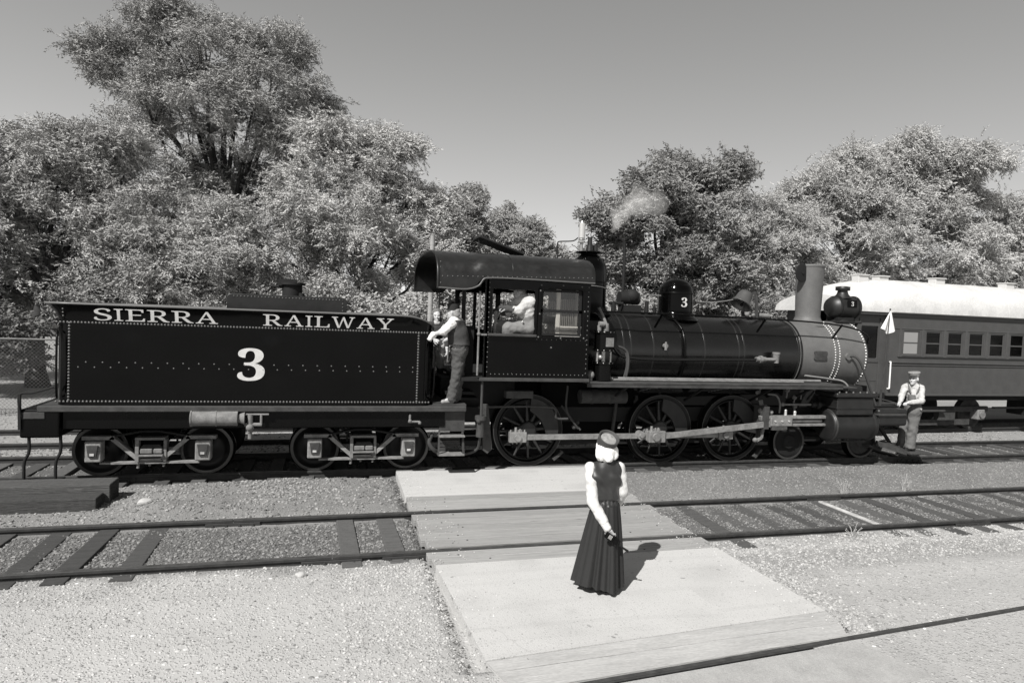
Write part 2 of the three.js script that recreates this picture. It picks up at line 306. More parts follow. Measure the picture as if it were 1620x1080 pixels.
// loose stones
{
  const geo = new THREE.IcosahedronGeometry(1, 0), p = geo.attributes.position;
  for (let i = 0; i < p.count; i++) { const s = 1 + 0.25 * noise(p.getX(i) * 2, p.getY(i) * 2, p.getZ(i) * 2); p.setXYZ(i, p.getX(i) * s, p.getY(i) * s * 0.7, p.getZ(i) * s); }
  geo.computeVertexNormals();
  const want = [];
  const put = (n, x0, x1, z0, z1, dens, lo, hi, t0, t1) => { for (let k = 0; k < n; k++) { const x = rr(x0, x1), z = rr(z0, z1); if (rnd() < dens(x, z)) want.push([x, z, lo + (hi - lo) * Math.pow(rnd(), 2.5), rr(t0, t1)]); } };
  const off = (x, z) => (x > CX0 - 0.02 && x < CX1 + 0.02 && z > -11.6 && z < -4.6 ? 0 : 1);
  const patch = (x, z) => off(x, z) * sstep(fbm(x * 0.8 + 7, z * 1.1), 0.05, 0.5);
  put(30000, -7, CX0, -7.6, -3.6, (x, z) => off(x, z) * (0.10 + 0.8 * Math.max(sstep(-z, 6.6, 7.2), 0.7 * patch(x, z)) ), 0.004, 0.016, 0.22, 0.5);
  put(9000, 0.2, CX0 + 0.02, -7.4, -3.6, (x, z) => off(x, z) * 0.55, 0.004, 0.016, 0.26, 0.5);
  put(17000, CX1, 13, -7.55, -5.9, (x, z) => sstep(-z, 6.25, 6.6) + (x < 5.4 - (z + 6.4) * 0.2 ? 0.7 : 0.05), 0.005, 0.02, 0.18, 0.48);
  put(6000, CX1, 6.2, -6.6, -4.9, (x, z) => (Math.abs(x - 4.85) < 0.28 ? 1 : 0.08), 0.005, 0.018, 0.18, 0.48);
  put(16000, -6, CX0, -9.0, -7.65, () => 0.9, 0.006, 0.022, 0.07, 0.26);
  put(22000, CX1, 17, -9.05, -7.65, () => 0.9, 0.006, 0.02, 0.06, 0.25);
  put(26000, -8, CX0, -11.6, -9.25, (x, z) => 0.35 + 0.65 * patch(x, z), 0.005, 0.026, 0.1, 0.34);
  put(30000, CX1, 20, -11.6, -9.25, () => 0.75, 0.005, 0.018, 0.1, 0.28);
  put(26000, -9, 18, -14.9, -11.7, () => 0.8, 0.008, 0.024, 0.06, 0.28);
  put(18000, -12, 22, -19, -14.2, () => 0.8, 0.008, 0.026, 0.14, 0.38);
  for (let k = 0; k < 900; k++) { const e = rnd(), s = Math.pow(rnd(), 2.2) * 0.5, z = rr(-11.4, -5); want.push([e < 0.5 ? CX0 + 0.02 + s : CX1 - s, z, rr(0.003, 0.010), rr(0.25, 0.6), 0]); }
  const im = new THREE.InstancedMesh(geo, new THREE.MeshStandardMaterial({ roughness: 0.95 }), want.length), m = new THREE.Matrix4(), q = new THREE.Quaternion();
  want.forEach(([x, z, r, t, y0], i) => {
    q.setFromEuler(new THREE.Euler(rr(-0.4, 0.4), rr(0, 6.3), rr(-0.4, 0.4)));
    m.compose(V(x, (y0 ?? groundY(x, z)) + r * 0.15, z), q, V(r * rr(0.8, 1.4), r * rr(0.7, 1.1), r)); im.setMatrixAt(i, m); im.setColorAt(i, G(t));
  });
  im.name = 'gravel'; im.castShadow = im.receiveShadow = true; im.userData = { kind: 'stuff', label: 'loose gravel and pebbles scattered over the yard' }; scene.add(im);
  // a few larger stones one can point at
  for (const [x, z, r, l] of [[-2.35, -10.05, 0.075, 'pale rounded stone on the dirt beside the two timber baulks'], [2.0, -11.62, 0.05, 'small pale stone by the rail below the tender steps'], [-0.2, -7.25, 0.045, 'small pale pebble just in front of the near rail joint']]) {
    const s = addMesh(scene, numbered('stone'), norm(new THREE.IcosahedronGeometry(r, 2)), std(0.4, 0.9)); const sp = s.geometry.attributes.position;
    for (let i = 0; i < sp.count; i++) { const k = 1 + 0.3 * noise(sp.getX(i) / r, sp.getY(i) / r, sp.getZ(i) / r + x); sp.setXYZ(i, sp.getX(i) * k * 1.3, sp.getY(i) * k * 0.75, sp.getZ(i) * k); }
    s.geometry.computeVertexNormals(); s.position.set(x, groundY(x, z) + r * 0.35, z); s.userData = { label: l, category: 'stone' };
  }
}

// ---------- tracks ----------
const railShape = [[-0.065, -0.15], [0.065, -0.15], [0.062, -0.138], [0.014, -0.12], [0.009, -0.045], [0.033, -0.035], [0.034, -0.008], [0.027, 0], [-0.027, 0], [-0.034, -0.008], [-0.033, -0.035], [-0.009, -0.045], [-0.014, -0.12], [-0.062, -0.138]];
const railGeo = (x0, x1, z) => extrude(railShape, x1 - x0).rotateY(Math.PI / 2).translate(x0, 0, z);
const topGeo = (x0, x1, z) => bx(x0, x1, 0.0005, 0.0025, z - 0.022, z + 0.022);
function jointBar(parent, x, z) {                      // fishplate with four bolts, on the side one sees
  const j = part(parent, 'joint_bar', [rb(x - 0.33, x + 0.33, -0.115, -0.04, z + 0.012, z + 0.036, 0.01)], M.railSide);
  for (let k = 0; k < 4; k++) part(j, 'bolt', [cz(x - 0.24 + k * 0.16, -0.078, z + 0.034, z + 0.062, 0.019, 0.017, 6)], M.railSide);
}
const tieMats = [0.065, 0.085, 0.105, 0.13].map((v, i) => std(v, 0.92, { map: rep(TX.wood, 0.5 + 0.1 * i, 1.9), bumpMap: rep(TX.woodBump, 0.5 + 0.1 * i, 1.9), bumpScale: 0.006 }));
function tie(parent, x, zc, top, len = 2.5, w = 0.23, skew = 0) {
  const g = rb(-len / 2, len / 2, -0.16, 0, -w / 2, w / 2, 0.012).rotateY(Math.PI / 2 + skew);
  part(parent, 'sleeper', [g.translate(x, top, zc)], tieMats[rnd() * 4 | 0]);
}
const trk = (label) => { const o = setting(numbered('railway_track'), label); return o; };
{ // near track, crossed by the boards
  const t = trk('near railway track of worn rails on half buried sleepers');
  for (const [zr, joints] of [[ZT2 - RG, [-1.1, 7.95]], [ZT2 + RG, [0.12, 9.3]]]) {
    const cuts = [-60, joints[0], joints[1], 90];
    for (let i = 0; i < 3; i++) {
      const r = part(t, 'rail', [railGeo(cuts[i] + 0.004, cuts[i + 1] - 0.004, zr)], M.railSide); part(r, 'running_surface', [topGeo(cuts[i] + 0.004, cuts[i + 1] - 0.004, zr)], M.railTop);
    }
    for (const j of joints) jointBar(t, j, zr);
  }
  jointBar(t, 1.0, ZT2 + RG);
  for (let x = -12.02; x < 34; x += x > CX1 ? 0.5 : 0.56) {
    if (x > CX0 - 0.15 && x < CX1 + 0.15) continue;
    const buried = x > -1.5 && x < 0.2;
    tie(t, x + rr(-0.05, 0.05), ZT2 + rr(-0.05, 0.05), buried ? -0.15 : (x < CX0 ? -0.068 : -0.078) + rr(-0.008, 0.008), x < CX0 ? 1.8 : 2.2, 0.22, rr(-0.03, 0.03));
  }
  part(t, 'splintered_board', [rb(7.74, 7.82, -0.08, -0.05, ZT2 - 0.62, ZT2 + 0.62, 0.01).rotateY(0)], M.offWhite, { label: 'pale splintered strip of wood lying across the sleepers' });
}
{ // the engine's track
  const t = trk('railway track that the steam engine and tender stand on');
  for (const s of [-1, 1]) { const zr = ZT1 + s * RG; const r = part(t, 'rail', [railGeo(-60, 90, zr)], M.railSide); part(r, 'running_surface', [topGeo(-60, 90, zr)], M.railTop); }
  jointBar(t, -3.2, ZT1 + RG); jointBar(t, 12.4, ZT1 + RG);
  for (let x = -12; x < 34; x += 0.56) tie(t, x + rr(-0.04, 0.04), ZT1 + rr(-0.06, 0.06), -0.105 + rr(-0.02, 0.02), 2.6, 0.22, rr(-0.02, 0.02));
}
{ // the coach's track
  const t = trk('railway track behind, which the passenger coach stands on'); t.position.set(-6, 0, T3Z(-6)); t.rotation.y = 0.028;
  for (const s of [-1, 1]) { const r = part(t, 'rail', [railGeo(-50, 90, s * RG)], M.railSide); part(r, 'running_surface', [topGeo(-50, 90, s * RG)], M.railTop); }
  for (let x = -8; x < 34; x += 0.6) tie(t, x, 0, -0.125 + rr(-0.015, 0.01));
}
{ // the rail sunk in the ground at the lower right
  const t = trk('single rail sunk flush in the ground in the foreground'); t.position.set(2.356, -0.006, -4.63); t.rotation.y = 0.0869;
  part(t, 'flangeway', [bx(-3, 16, -0.06, -0.014, 0.034, 0.052)], M.soot);
  const r = part(t, 'rail', [railGeo(-3, 16, 0)], M.railSide); part(r, 'running_surface', [topGeo(-3, 16, 0)], std(0.06, 0.6, { map: rep(TX.dust, 1.5) }));
}

// ---------- the crossing ----------
{
  const c = setting('crossing', 'foot crossing of concrete slabs and timber boards over the tracks');
  const conc = std(0.56, 0.9, { map: TX.concrete, bumpMap: rep(TX.fineBump, 1.1), bumpScale: 0.003 });
  const poly = (pts, y0, y1) => extrude(pts.map(([x, z]) => [x, -z]), y1 - y0, 0).rotateX(-Math.PI / 2).translate(0, y0, 0);
  part(c, 'concrete_slab', [poly([[CX0, -11.47], [4.72, -11.47], [4.72, -9.93], [CX0 - 0.02, -9.93]], -0.2, 0)], conc);
  part(c, 'concrete_slab', [poly([[CX0 + 0.01, -7.13], [4.69, -7.13], [4.76, -5.33], [CX0 + 0.09, -5.06]], -0.2, 0)], conc);
  part(c, 'slab_edge', [bx(CX0 - 0.02, 4.71, -0.1, 0.004, -9.926, -9.895)], std(0.55, 0.8));
  const bm = [0.36, 0.4, 0.43, 0.38].map((v, i) => std(v, 0.9, { map: rep(TX.wood, 0.22, 1.6 + 0.2 * i), bumpMap: rep(TX.woodBump, 0.22, 1.6 + 0.2 * i), bumpScale: 0.004 }));
  const board = (x0, x1, z0, z1, dy = 0) => { const b = part(c, 'board', [rb(x0, x1, -0.09, dy, z0 + 0.004, z1 - 0.004, 0.008)], bm[rnd() * 4 | 0]); for (const x of [x0 + 0.55, x1 - 0.7]) for (const k of [rr(0.25, 0.75)]) part(b, 'spike', [cy(x + rr(-0.4, 0.4), dy - 0.003, dy + 0.003, z0 + (z1 - z0) * k, 0.012, 0.012, 6)], M.matte); };
  const run = (z0, z1, n) => { const w = (z1 - z0) / n; for (let i = 0; i < n; i++) board(CX0 + rr(-0.04, 0.02), 4.70 + rr(-0.05, 0.07), z0 + i * w, z0 + (i + 1) * w, -0.004 + rr(-0.005, 0.003)); };
  run(-9.875, ZT2 - RG - 0.05, 3); run(ZT2 - RG + 0.10, ZT2 + RG - 0.10, 5); run(ZT2 + RG + 0.05, -7.14, 2);
  run(-11.64, -11.475, 1);
  part(c, 'drain_cover', [bx(2.2, 2.7, -0.05, 0.012, -11.66, -11.5)], M.matte);
  // two slanting boards that lead to the sunk rail
  const sb = std(0.46, 0.9, { map: rep(TX.fine, 0.2, 1.2), bumpMap: rep(TX.woodBump, 0.2, 1.4), bumpScale: 0.003 });
  part(c, 'board', [poly([[1.29, -5.05], [4.76, -5.325], [4.72, -5.1], [1.33, -4.885]], -0.1, -0.004)], sb);
  part(c, 'board', [poly([[1.33, -4.88], [4.72, -5.095], [4.6, -4.87], [1.4, -4.6]], -0.1, -0.006)], sb);
  part(c, 'board', [poly([[0.9, -4.45], [4.6, -4.76], [4.8, -4.15], [1.0, -3.6]], -0.1, -0.012)], std(0.4, 0.95, { map: rep(TX.fine, 0.9), bumpMap: rep(TX.fineBump, 1.1), bumpScale: 0.004 }));
}
// ---------- two squared timbers at the left ----------
{
  const wm = (v) => std(v, 0.9, { map: rep(TX.wood, 0.25, 2.2), bumpMap: rep(TX.woodBump, 0.25, 2.2), bumpScale: 0.012 });
  for (const [x1, z0, z1, y0, y1, v, l] of [[-2.93, -10.33, -10.0, -0.14, 0.09, 0.075, 'weathered squared timber baulk lying in front, lower of the two'], [-2.86, -10.76, -10.34, -0.1, 0.19, 0.12, 'weathered squared timber baulk behind the lower one, nearer the rail']]) {
    const t = thing('timber_baulk', l, 'timber', [-5, y0, (z0 + z1) / 2], 'timber baulks by the engine track'); OX = -5;
    const g = new RoundedBoxGeometry(x1 + 7.5, y1 - y0, z1 - z0, 2, 0.02).translate((x1 - 7.5) / 2, (y1 - y0) / 2, 0);
    part(t, 'beam', [g], wm(v));
    part(t, 'end_grain', [rb(x1 - 0.004, x1 + 0.004, 0.02, y1 - y0 - 0.02, (z0 - z1) / 2 + 0.02, (z1 - z0) / 2 - 0.02, 0.003)], wm(0.03)); OX = 0;
  }
}

// ---------- dry weeds beside the near track ----------
for (const [x, z, h, n, label] of [[8.55, -9.32, 0.3, 26, 'dry weed standing behind the far rail of the near track, left of two'], [9.85, -9.34, 0.34, 26, 'dry weed standing behind the far rail of the near track, right of two'], [7.0, -7.42, 0.2, 18, 'small dry weed in front of the near rail, below the splintered board']]) {
  const w = thing('weed', label, 'weed', [x, groundY(x, z) - 0.02, z], 'dry weeds along the near track'), st = [];
  for (let k = 0; k < n; k++) { const a = rr(0, 6.3), r = rr(0.02, 0.14), hh = h * rr(0.45, 1); st.push(tube([[0.03 * Math.cos(a), 0, 0.03 * Math.sin(a)], [r * 0.5 * Math.cos(a), hh * 0.6, r * 0.5 * Math.sin(a)], [r * Math.cos(a), hh, r * Math.sin(a)]], 0.0028, 4, 3)); if (k % 3 === 0) st.push(ball(r * Math.cos(a), hh, r * Math.sin(a), 0.008, 5)); }
  part(w, 'weed_stalk', st, std(0.42, 0.9), { kind: 'stuff' });
}
// ---------- wheels shared by engine and tender ----------
function wheelDisc(r, s) {                              // solid wheel, axis z, s = +1 near side
  const prof = [[0.0, 0.05], [0.10, 0.055], [0.11, 0.02], [r * 0.55, -0.012], [r - 0.09, 0.0], [r - 0.06, 0.05], [r - 0.004, 0.055], [r, 0.045], [r + 0.004, -0.05], [r + 0.028, -0.06], [r + 0.03, -0.085], [r - 0.06, -0.09], [0.1, -0.09], [0, -0.09]];
  return lathe(prof, 40).rotateX(Math.PI / 2 * s);
}
const tyreProf = (r) => [[r - 0.075, 0.06], [r - 0.01, 0.065], [r, 0.055], [r + 0.004, -0.045], [r + 0.028, -0.055], [r + 0.03, -0.08], [r - 0.075, -0.085], [r - 0.075, 0.06]];
function driver(parent, x, z, s, pin) {
  const r = 0.665, a0 = pin;
  const w = addMesh(parent, 'driving_wheel', mg([lathe(tyreProf(r), 56).rotateX(Math.PI / 2 * s)]), M.tyre);
  w.position.set(x - OX, r, z);
  const keep = OX; OX = 0;
  part(w, 'wheel_rim', [lathe([[r - 0.13, 0.035], [r - 0.075, 0.04], [r - 0.075, -0.05], [r - 0.13, -0.04], [r - 0.13, 0.035]], 48).rotateX(Math.PI / 2 * s)], M.black);
  part(w, 'tyre_edge', [lathe([[r - 0.014, 0.064], [r - 0.002, 0.068], [r + 0.003, 0.05], [r - 0.014, 0.06]], 56).rotateX(Math.PI / 2 * s)], M.tyreEdge);
  for (let k = 0; k < 12; k++) {
    const a = a0 + (k + 0.5) * Math.PI / 6, c = Math.cos(a), n = Math.sin(a);
    const sp = new THREE.CylinderGeometry(0.021, 0.036, r - 0.26, 8).scale(1, 1, 0.8).rotateZ(-Math.PI / 2).translate(0.15 + (r - 0.26) / 2, 0, 0).rotateZ(a);
    part(w, 'spoke', [sp], M.wheel);
  }
  const hub = [lathe([[0, 0.085], [0.11, 0.085], [0.15, 0.07], [0.165, 0.03], [0.165, -0.05], [0, -0.05]], 32).rotateX(Math.PI / 2 * s)];
  const cpx = Math.cos(a0) * 0.29, cpy = Math.sin(a0) * 0.29;
  hub.push(lathe([[0, 0.08], [0.085, 0.08], [0.12, 0.06], [0.125, -0.04], [0, -0.04]], 24).rotateX(Math.PI / 2 * s).translate(cpx, cpy, 0));
  hub.push(new THREE.BoxGeometry(0.29, 0.24, 0.11).translate(0.145, 0, 0.02 * s).rotateZ(a0));
  part(w, 'hub', hub, M.wheel);
  const cw = [], A0 = -0.18, A1 = 1.5;                   // balance weight opposite the crank
  for (let i = 0; i <= 18; i++) { const a = A0 + (A1 - A0) * i / 18; cw.push([Math.cos(a) * (r - 0.085), Math.sin(a) * (r - 0.085)]); }
  for (let i = 18; i >= 0; i--) { const a = A0 + (A1 - A0) * i / 18, q = 0.30 + 0.05 * Math.pow(Math.abs(i - 9) / 9, 3) * 1.2; cw.push([Math.cos(a) * q, Math.sin(a) * q]); }
  part(w, 'counterweight', [extrude(cw, 0.09, 0.008).translate(0, 0, -0.045 + 0.012 * s)], std(0.022, 0.6, { map: rep(TX.dust, 1.5) }));
  OX = keep;
  return w;
}
const curveText = (parent, txt, boxes, z, mat) => { for (let i = 0; i < txt.length; i++) if (txt[i] !== ' ') part(parent, 'letter', [letter(txt[i], ...boxes[i], 0.004).translate(0, 0, z)], mat); };

// ---------- the engine ----------
{
  const L = thing('steam_locomotive', 'black steam engine with open cab, tall stack and spoked driving wheels on the middle track', 'steam engine', [7, 0, ZT1]);
  OX = 7;
  const PIN = Math.atan2(-0.09, -0.27);
  const DX = [3.61, 6.30, 7.88];
  for (const s of [1, -1]) for (const x of DX) driver(L, x, s * 0.72, s, s > 0 ? PIN : PIN + Math.PI / 2);
  for (const x of DX) part(L, 'axle', [cz(x, 0.665, -0.7, 0.7, 0.09)], M.soot);
  for (const s of [1, -1]) for (const x of [9.25, 11.07]) {
    const w = part(L, 'pilot_wheel', [wheelDisc(0.375, s).translate(x, 0.375, s * 0.73)], M.tyre);
    part(w, 'wheel_face', [lathe([[0.02, 0.05], [0.13, 0.075], [0.14, 0.04], [0.19, 0.012], [0.305, 0.012], [0.305, 0.0], [0.02, 0]], 32).rotateX(Math.PI / 2 * s).translate(x, 0.375, s * 0.735)], x > 10 ? M.dustyDark : M.matte);
    part(w, 'tyre_edge', [lathe([[0.33, 0.056], [0.372, 0.058], [0.376, 0.048], [0.33, 0.05]], 40).rotateX(Math.PI / 2 * s).translate(x, 0.375, s * 0.73)], M.tyreEdge);
  }
  for (const x of [9.25, 11.07]) part(L, 'axle', [cz(x, 0.375, -0.7, 0.7, 0.07)], M.soot);
  // frames, ash pan and dark machinery between the wheels
  part(L, 'frame', [bx(2.4, 10.2, 0.78, 1.06, 0.50, 0.58), bx(2.4, 10.2, 0.78, 1.06, -0.58, -0.50), bx(9.2, 11.6, 0.86, 1.0, 0.42, 0.50), bx(9.2, 11.6, 0.86, 1.0, -0.5, -0.42), bx(2.4, 10.2, 0.34, 0.44, 0.5, 0.58), bx(2.4, 10.2, 0.34, 0.44, -0.58, -0.5)], M.matte);
  for (const x of DX) part(L, 'pedestal', [bx(x - 0.24, x - 0.15, 0.3, 0.95, 0.48, 0.6), bx(x + 0.15, x + 0.24, 0.3, 0.95, 0.48, 0.6)], M.matte);
  part(L, 'ash_pan', [extrude([[4.2, 1.5], [4.25, 0.55], [4.6, 0.32], [5.35, 0.32], [5.55, 0.6], [5.55, 1.5]], 0.9).translate(0, 0, -0.45)], M.soot);
  part(L, 'firebox', [bx(3.9, 5.6, 0.95, 1.7, -0.55, 0.55), bx(3.3, 9.4, 1.08, 1.5, -0.42, 0.42)], M.soot);
  part(L, 'spring', [...[0, 1, 2, 3, 4].map((k) => rb(3.15 + k * 0.07, 4.07 - k * 0.07, 1.13 + k * 0.016, 1.145 + k * 0.016, 0.6, 0.72, 0.004)), bx(3.58, 3.64, 1.08, 1.24, 0.58, 0.74)], M.matte);
  for (const x of [6.3, 7.88]) part(L, 'spring', [...[0, 1, 2, 3, 4].map((k) => rb(x - 0.46 + k * 0.07, x + 0.46 - k * 0.07, 1.36 + k * 0.016, 1.375 + k * 0.016, 0.6, 0.72, 0.004)), bx(x - 0.03, x + 0.03, 0.95, 1.46, 0.6, 0.7)], M.matte);
  part(L, 'brake_hanger', [bar([5.42, 1.2, 0.62], [5.32, 0.35, 0.66], 0.05)], M.dustyDark);
  part(L, 'brake_hanger', [bar([4.28, 1.1, 0.66], [4.62, 0.66, 0.82], 0.035), ball(4.5, 0.72, 0.8, 0.05), ball(4.56, 0.8, 0.8, 0.04)], M.dustyDark);
  part(L, 'brake_shoe', [bar([8.62, 0.22, 0.74], [8.46, 0.06, 0.74], 0.1, 0.05)], M.dustyDark);
  part(L, 'brake_shoe', [bar([4.3, 0.25, 0.74], [4.12, 0.1, 0.74], 0.1, 0.05)], M.dustyDark);
  part(L, 'air_reservoir', [cx(4.62, 5.55, 1.28, 0.72, 0.13, 0.13, 16), cx(4.84, 4.88, 1.28, 0.72, 0.137), cx(5.22, 5.26, 1.28, 0.72, 0.137)], M.dustyDark);
  part(L, 'cross_pipe', [tube([[2.6, 1.12, 1.0], [3.9, 1.12, 1.0], [4.05, 1.08, 1.0], [4.07, 0.92, 0.98], [4.3, 0.9, 0.98]], 0.022, 30)], M.dustyDark);
  part(L, 'cross_pipe', [tube([[4.3, 1.5, 0.9], [4.3, 1.05, 0.9], [4.55, 0.7, 0.86]], 0.02, 20)], M.dustyDark);
  part(L, 'tool_box', [rb(3.05, 3.55, 1.3, 1.43, 1.02, 1.2, 0.01)], M.dustyDark);
  // rods
  for (const s of [1]) {
    const z = 0.98, pins = DX.map((x) => [x + Math.cos(PIN) * 0.29, 0.665 + Math.sin(PIN) * 0.29]);
    const rodBar = (a, b, h, z0, h2 = h) => { const n = [a, b], dx = b[0] - a[0], dy = b[1] - a[1], l = Math.hypot(dx, dy); return extrude([[0, -h / 2], [l, -h2 / 2], [l, h2 / 2], [0, h / 2]], 0.045, 0.004).rotateZ(Math.atan2(dy, dx)).translate(a[0], a[1], z0); };
    part(L, 'side_rod', [rodBar([pins[0][0] + 0.15, pins[0][1]], [pins[1][0] - 0.2, pins[1][1]], 0.088, z), rodBar([pins[1][0] + 0.1, pins[1][1]], [pins[2][0] - 0.1, pins[2][1]], 0.1, z - 0.04)], M.steel);
    for (const [i, p] of pins.entries()) {
      const zz = i === 2 ? z - 0.04 : z;
      const b = part(L, 'rod_bearing', [rb(p[0] - 0.15, p[0] + 0.17, p[1] - 0.09, p[1] + 0.1, zz - 0.03, zz + 0.075, 0.012), cz(p[0], p[1], zz, zz + 0.11, 0.068, 0.06, 24)], M.steel);
      part(b, 'bolt', [0.02, 0.08, 0.14, -0.12].map((d) => cy(p[0] + d, p[1] + 0.1, p[1] + 0.135, zz + 0.02, 0.016, 0.014, 8)).concat([-0.08, 0.0, 0.08].map((d) => cy(p[0] + d, p[1] - 0.12, p[1] - 0.09, zz + 0.02, 0.016, 0.014, 6))), M.steel, { kind: 'stuff' });
      part(b, 'oil_cup', [cy(p[0] - 0.03, p[1] + 0.1, p[1] + 0.18, zz + 0.03, 0.026, 0.022, 10), cy(p[0] + 0.05, p[1] + 0.1, p[1] + 0.15, zz + 0.03, 0.02, 0.018, 10)], M.steel);
      part(L, 'crank_pin', [cz(p[0], p[1], 0.72, zz, 0.06)], M.steel);
    }
    part(L, 'knuckle_joint', [cz(pins[1][0] - 0.27, pins[1][1] + 0.02, z - 0.02, z + 0.09, 0.085, 0.08, 20), cz(pins[1][0] - 0.27, pins[1][1] + 0.02, z + 0.08, z + 0.13, 0.045, 0.04, 12), bx(pins[1][0] - 0.22, pins[1][0] - 0.12, pins[1][1] - 0.06, pins[1][1] + 0.06, z, z + 0.06)], M.steel);
    const mp = [pins[1][0] + 0.16, pins[1][1] + 0.005], xh = [8.52, 0.80];
    part(L, 'main_rod', [rodBar(mp, xh, 0.095, z + 0.09, 0.105)], M.steel);
    part(L, 'main_rod_end', [rb(pins[1][0] - 0.14, pins[1][0] + 0.2, pins[1][1] - 0.11, pins[1][1] + 0.11, z + 0.075, z + 0.17, 0.015), cz(pins[1][0], pins[1][1], z + 0.16, z + 0.21, 0.08, 0.072, 24), cy(pins[1][0] - 0.08, pins[1][1] + 0.1, pins[1][1] + 0.2, z + 0.12, 0.03, 0.026, 10), cy(pins[1][0] + 0.06, pins[1][1] + 0.1, pins[1][1] + 0.17, z + 0.12, 0.02, 0.02, 8)], M.steel);
    // crosshead and guides
    const xhm = part(L, 'crosshead', [rb(8.53, 9.03, 0.76, 0.94, z + 0.04, z + 0.17, 0.012), rb(8.6, 8.98, 0.66, 0.78, z + 0.04, z + 0.1, 0.03)], M.steel);
    part(xhm, 'bolt', [8.62, 8.78, 8.94].map((x) => cz(x, 0.86, z + 0.165, z + 0.19, 0.02, 0.018, 8)), M.brightMetal, { kind: 'stuff' });
    part(L, 'guide_bar', [rb(8.4, 9.86, 0.90, 0.965, z + 0.03, z + 0.13, 0.008)], M.steel);
    part(L, 'guide_bar', [rb(8.9, 9.86, 0.75, 0.80, z + 0.03, z + 0.13, 0.008)], M.steel);
    part(L, 'oil_cup', [cy(8.92, 0.96, 1.05, z + 0.08, 0.028, 0.024, 12), ball(8.92, 1.06, z + 0.08, 0.028)], M.brightMetal);
    part(L, 'oil_cup', [cy(9.14, 0.96, 1.02, z + 0.08, 0.03, 0.026, 12), ball(9.14, 1.03, z + 0.08, 0.03)], M.brightMetal);
    part(L, 'piston_rod', [cx(9.0, 9.8, 0.85, z + 0.06, 0.032)], M.steel);
    part(L, 'valve_gear', [tube([[8.56, 1.38, 0.95], [8.75, 1.35, 0.97], [8.84, 1.2, 0.97], [8.84, 1.0, 0.97]], 0.02, 24), cx(8.9, 10.0, 1.17, 0.95, 0.022), ball(8.92, 1.17, 0.95, 0.045), ball(9.68, 1.17, 0.95, 0.05), bar([8.44, 1.25, 0.9], [8.5, 0.8, 1.0], 0.06), bar([8.55, 0.95, 1.02], [8.36, 0.9, 1.02], 0.09), ball(8.4, 1.05, 0.98, 0.06), ball(8.5, 1.12, 0.98, 0.05), ball(8.62, 1.02, 1.0, 0.05), bar([8.46, 0.75, 1.0], [8.44, 0.5, 0.98], 0.05), bar([8.44, 0.5, 0.98], [8.32, 0.44, 0.98], 0.05), ball(8.3, 0.46, 0.98, 0.05)], M.dusty);
    for (const [x, y] of [[9.1, 1.45], [9.28, 1.3], [9.3, 1.12], [9.45, 1.42], [8.4, 1.4], [8.45, 1.5]]) part(L, 'pipe_fitting', [ball(x, y, 0.85, 0.05, 8), rod([x, y, 0.85], [x + 0.02, y - 0.16, 0.8], 0.018)], M.dusty);
    part(L, 'guide_yoke', [bx(8.38, 8.5, 0.7, 1.15, 0.6, z + 0.14)], M.dustyDark);
  }
  for (const s of [1, -1]) {
    // cylinder, steam chest and saddle
    const c = part(L, 'cylinder', [lathe([[0, -0.56], [0.27, -0.56], [0.31, -0.53], [0.325, -0.50], [0.325, -0.45], [0.298, -0.42], [0.298, 0.42], [0.325, 0.45], [0.325, 0.5], [0.30, 0.54], [0.22, 0.575], [0, 0.585]], 40).rotateZ(-Math.PI / 2).translate(10.41, 0.77, s * 1.06)], M.cylinder);
    part(c, 'cylinder_band', [lathe([[0.322, 0], [0.332, 0.006], [0.332, 0.034], [0.322, 0.04]], 40).rotateZ(-Math.PI / 2).translate(9.9, 0.77, s * 1.06)], M.tyreEdge);
    part(L, 'steam_chest', [rb(9.92, 10.82, 1.0, 1.36, s * 1.05 - 0.28, s * 1.05 + 0.28, 0.03, 2)], M.cylinder);
    part(L, 'steam_chest_lid', [rb(9.86, 10.88, 1.36, 1.46, s * 1.05 - 0.33, s * 1.05 + 0.33, 0.035, 2), rb(9.9, 10.84, 1.13, 1.16, s * 1.05 - 0.295, s * 1.05 + 0.295, 0.008)], M.cylinder);
    part(L, 'chest_bolt', [...along([9.95, 1.46, s * 1.05 + 0.28], [10.8, 1.46, s * 1.05 + 0.28], 0.17).map((p) => cy(p[0], p[1] - 0.005, p[1] + 0.025, p[2], 0.018, 0.016, 6))], M.dusty, { kind: 'stuff' });
    part(L, 'valve_spindle', [cx(9.6, 9.92, 1.17, s * 0.95, 0.06, 0.05), cx(9.72, 9.8, 1.17, s * 0.95, 0.09)], M.cylinder);
  }
  part(L, 'saddle', [extrude([[-0.8, 0.6], [0.8, 0.6], [0.8, 1.05], [0.55, 1.5], [-0.55, 1.5], [-0.8, 1.05]], 0.86).rotateY(Math.PI / 2).translate(9.95, 0, 0), rb(10.25, 10.75, 1.4, 1.58, 0.62, 1.1, 0.05, 2)], M.cylinder);
  part(L, 'cylinder_drain', [cx(9.9, 10.9, 0.42, 1.05, 0.018), ...[9.95, 10.4, 10.85].map((x) => cy(x, 0.4, 0.5, 1.05, 0.022, 0.022, 8))], M.dustyDark);
  // boiler
  const YB = 2.14, RB = 0.735;
  part(L, 'boiler', [lathe([[0.70, 0], [RB + 0.045, 0.0], [RB + 0.045, 0.95], [RB, 1.45], [RB, 5.04], [0.6, 5.04]], 72).rotateZ(-Math.PI / 2).translate(4.42, YB, 0)], M.boiler);
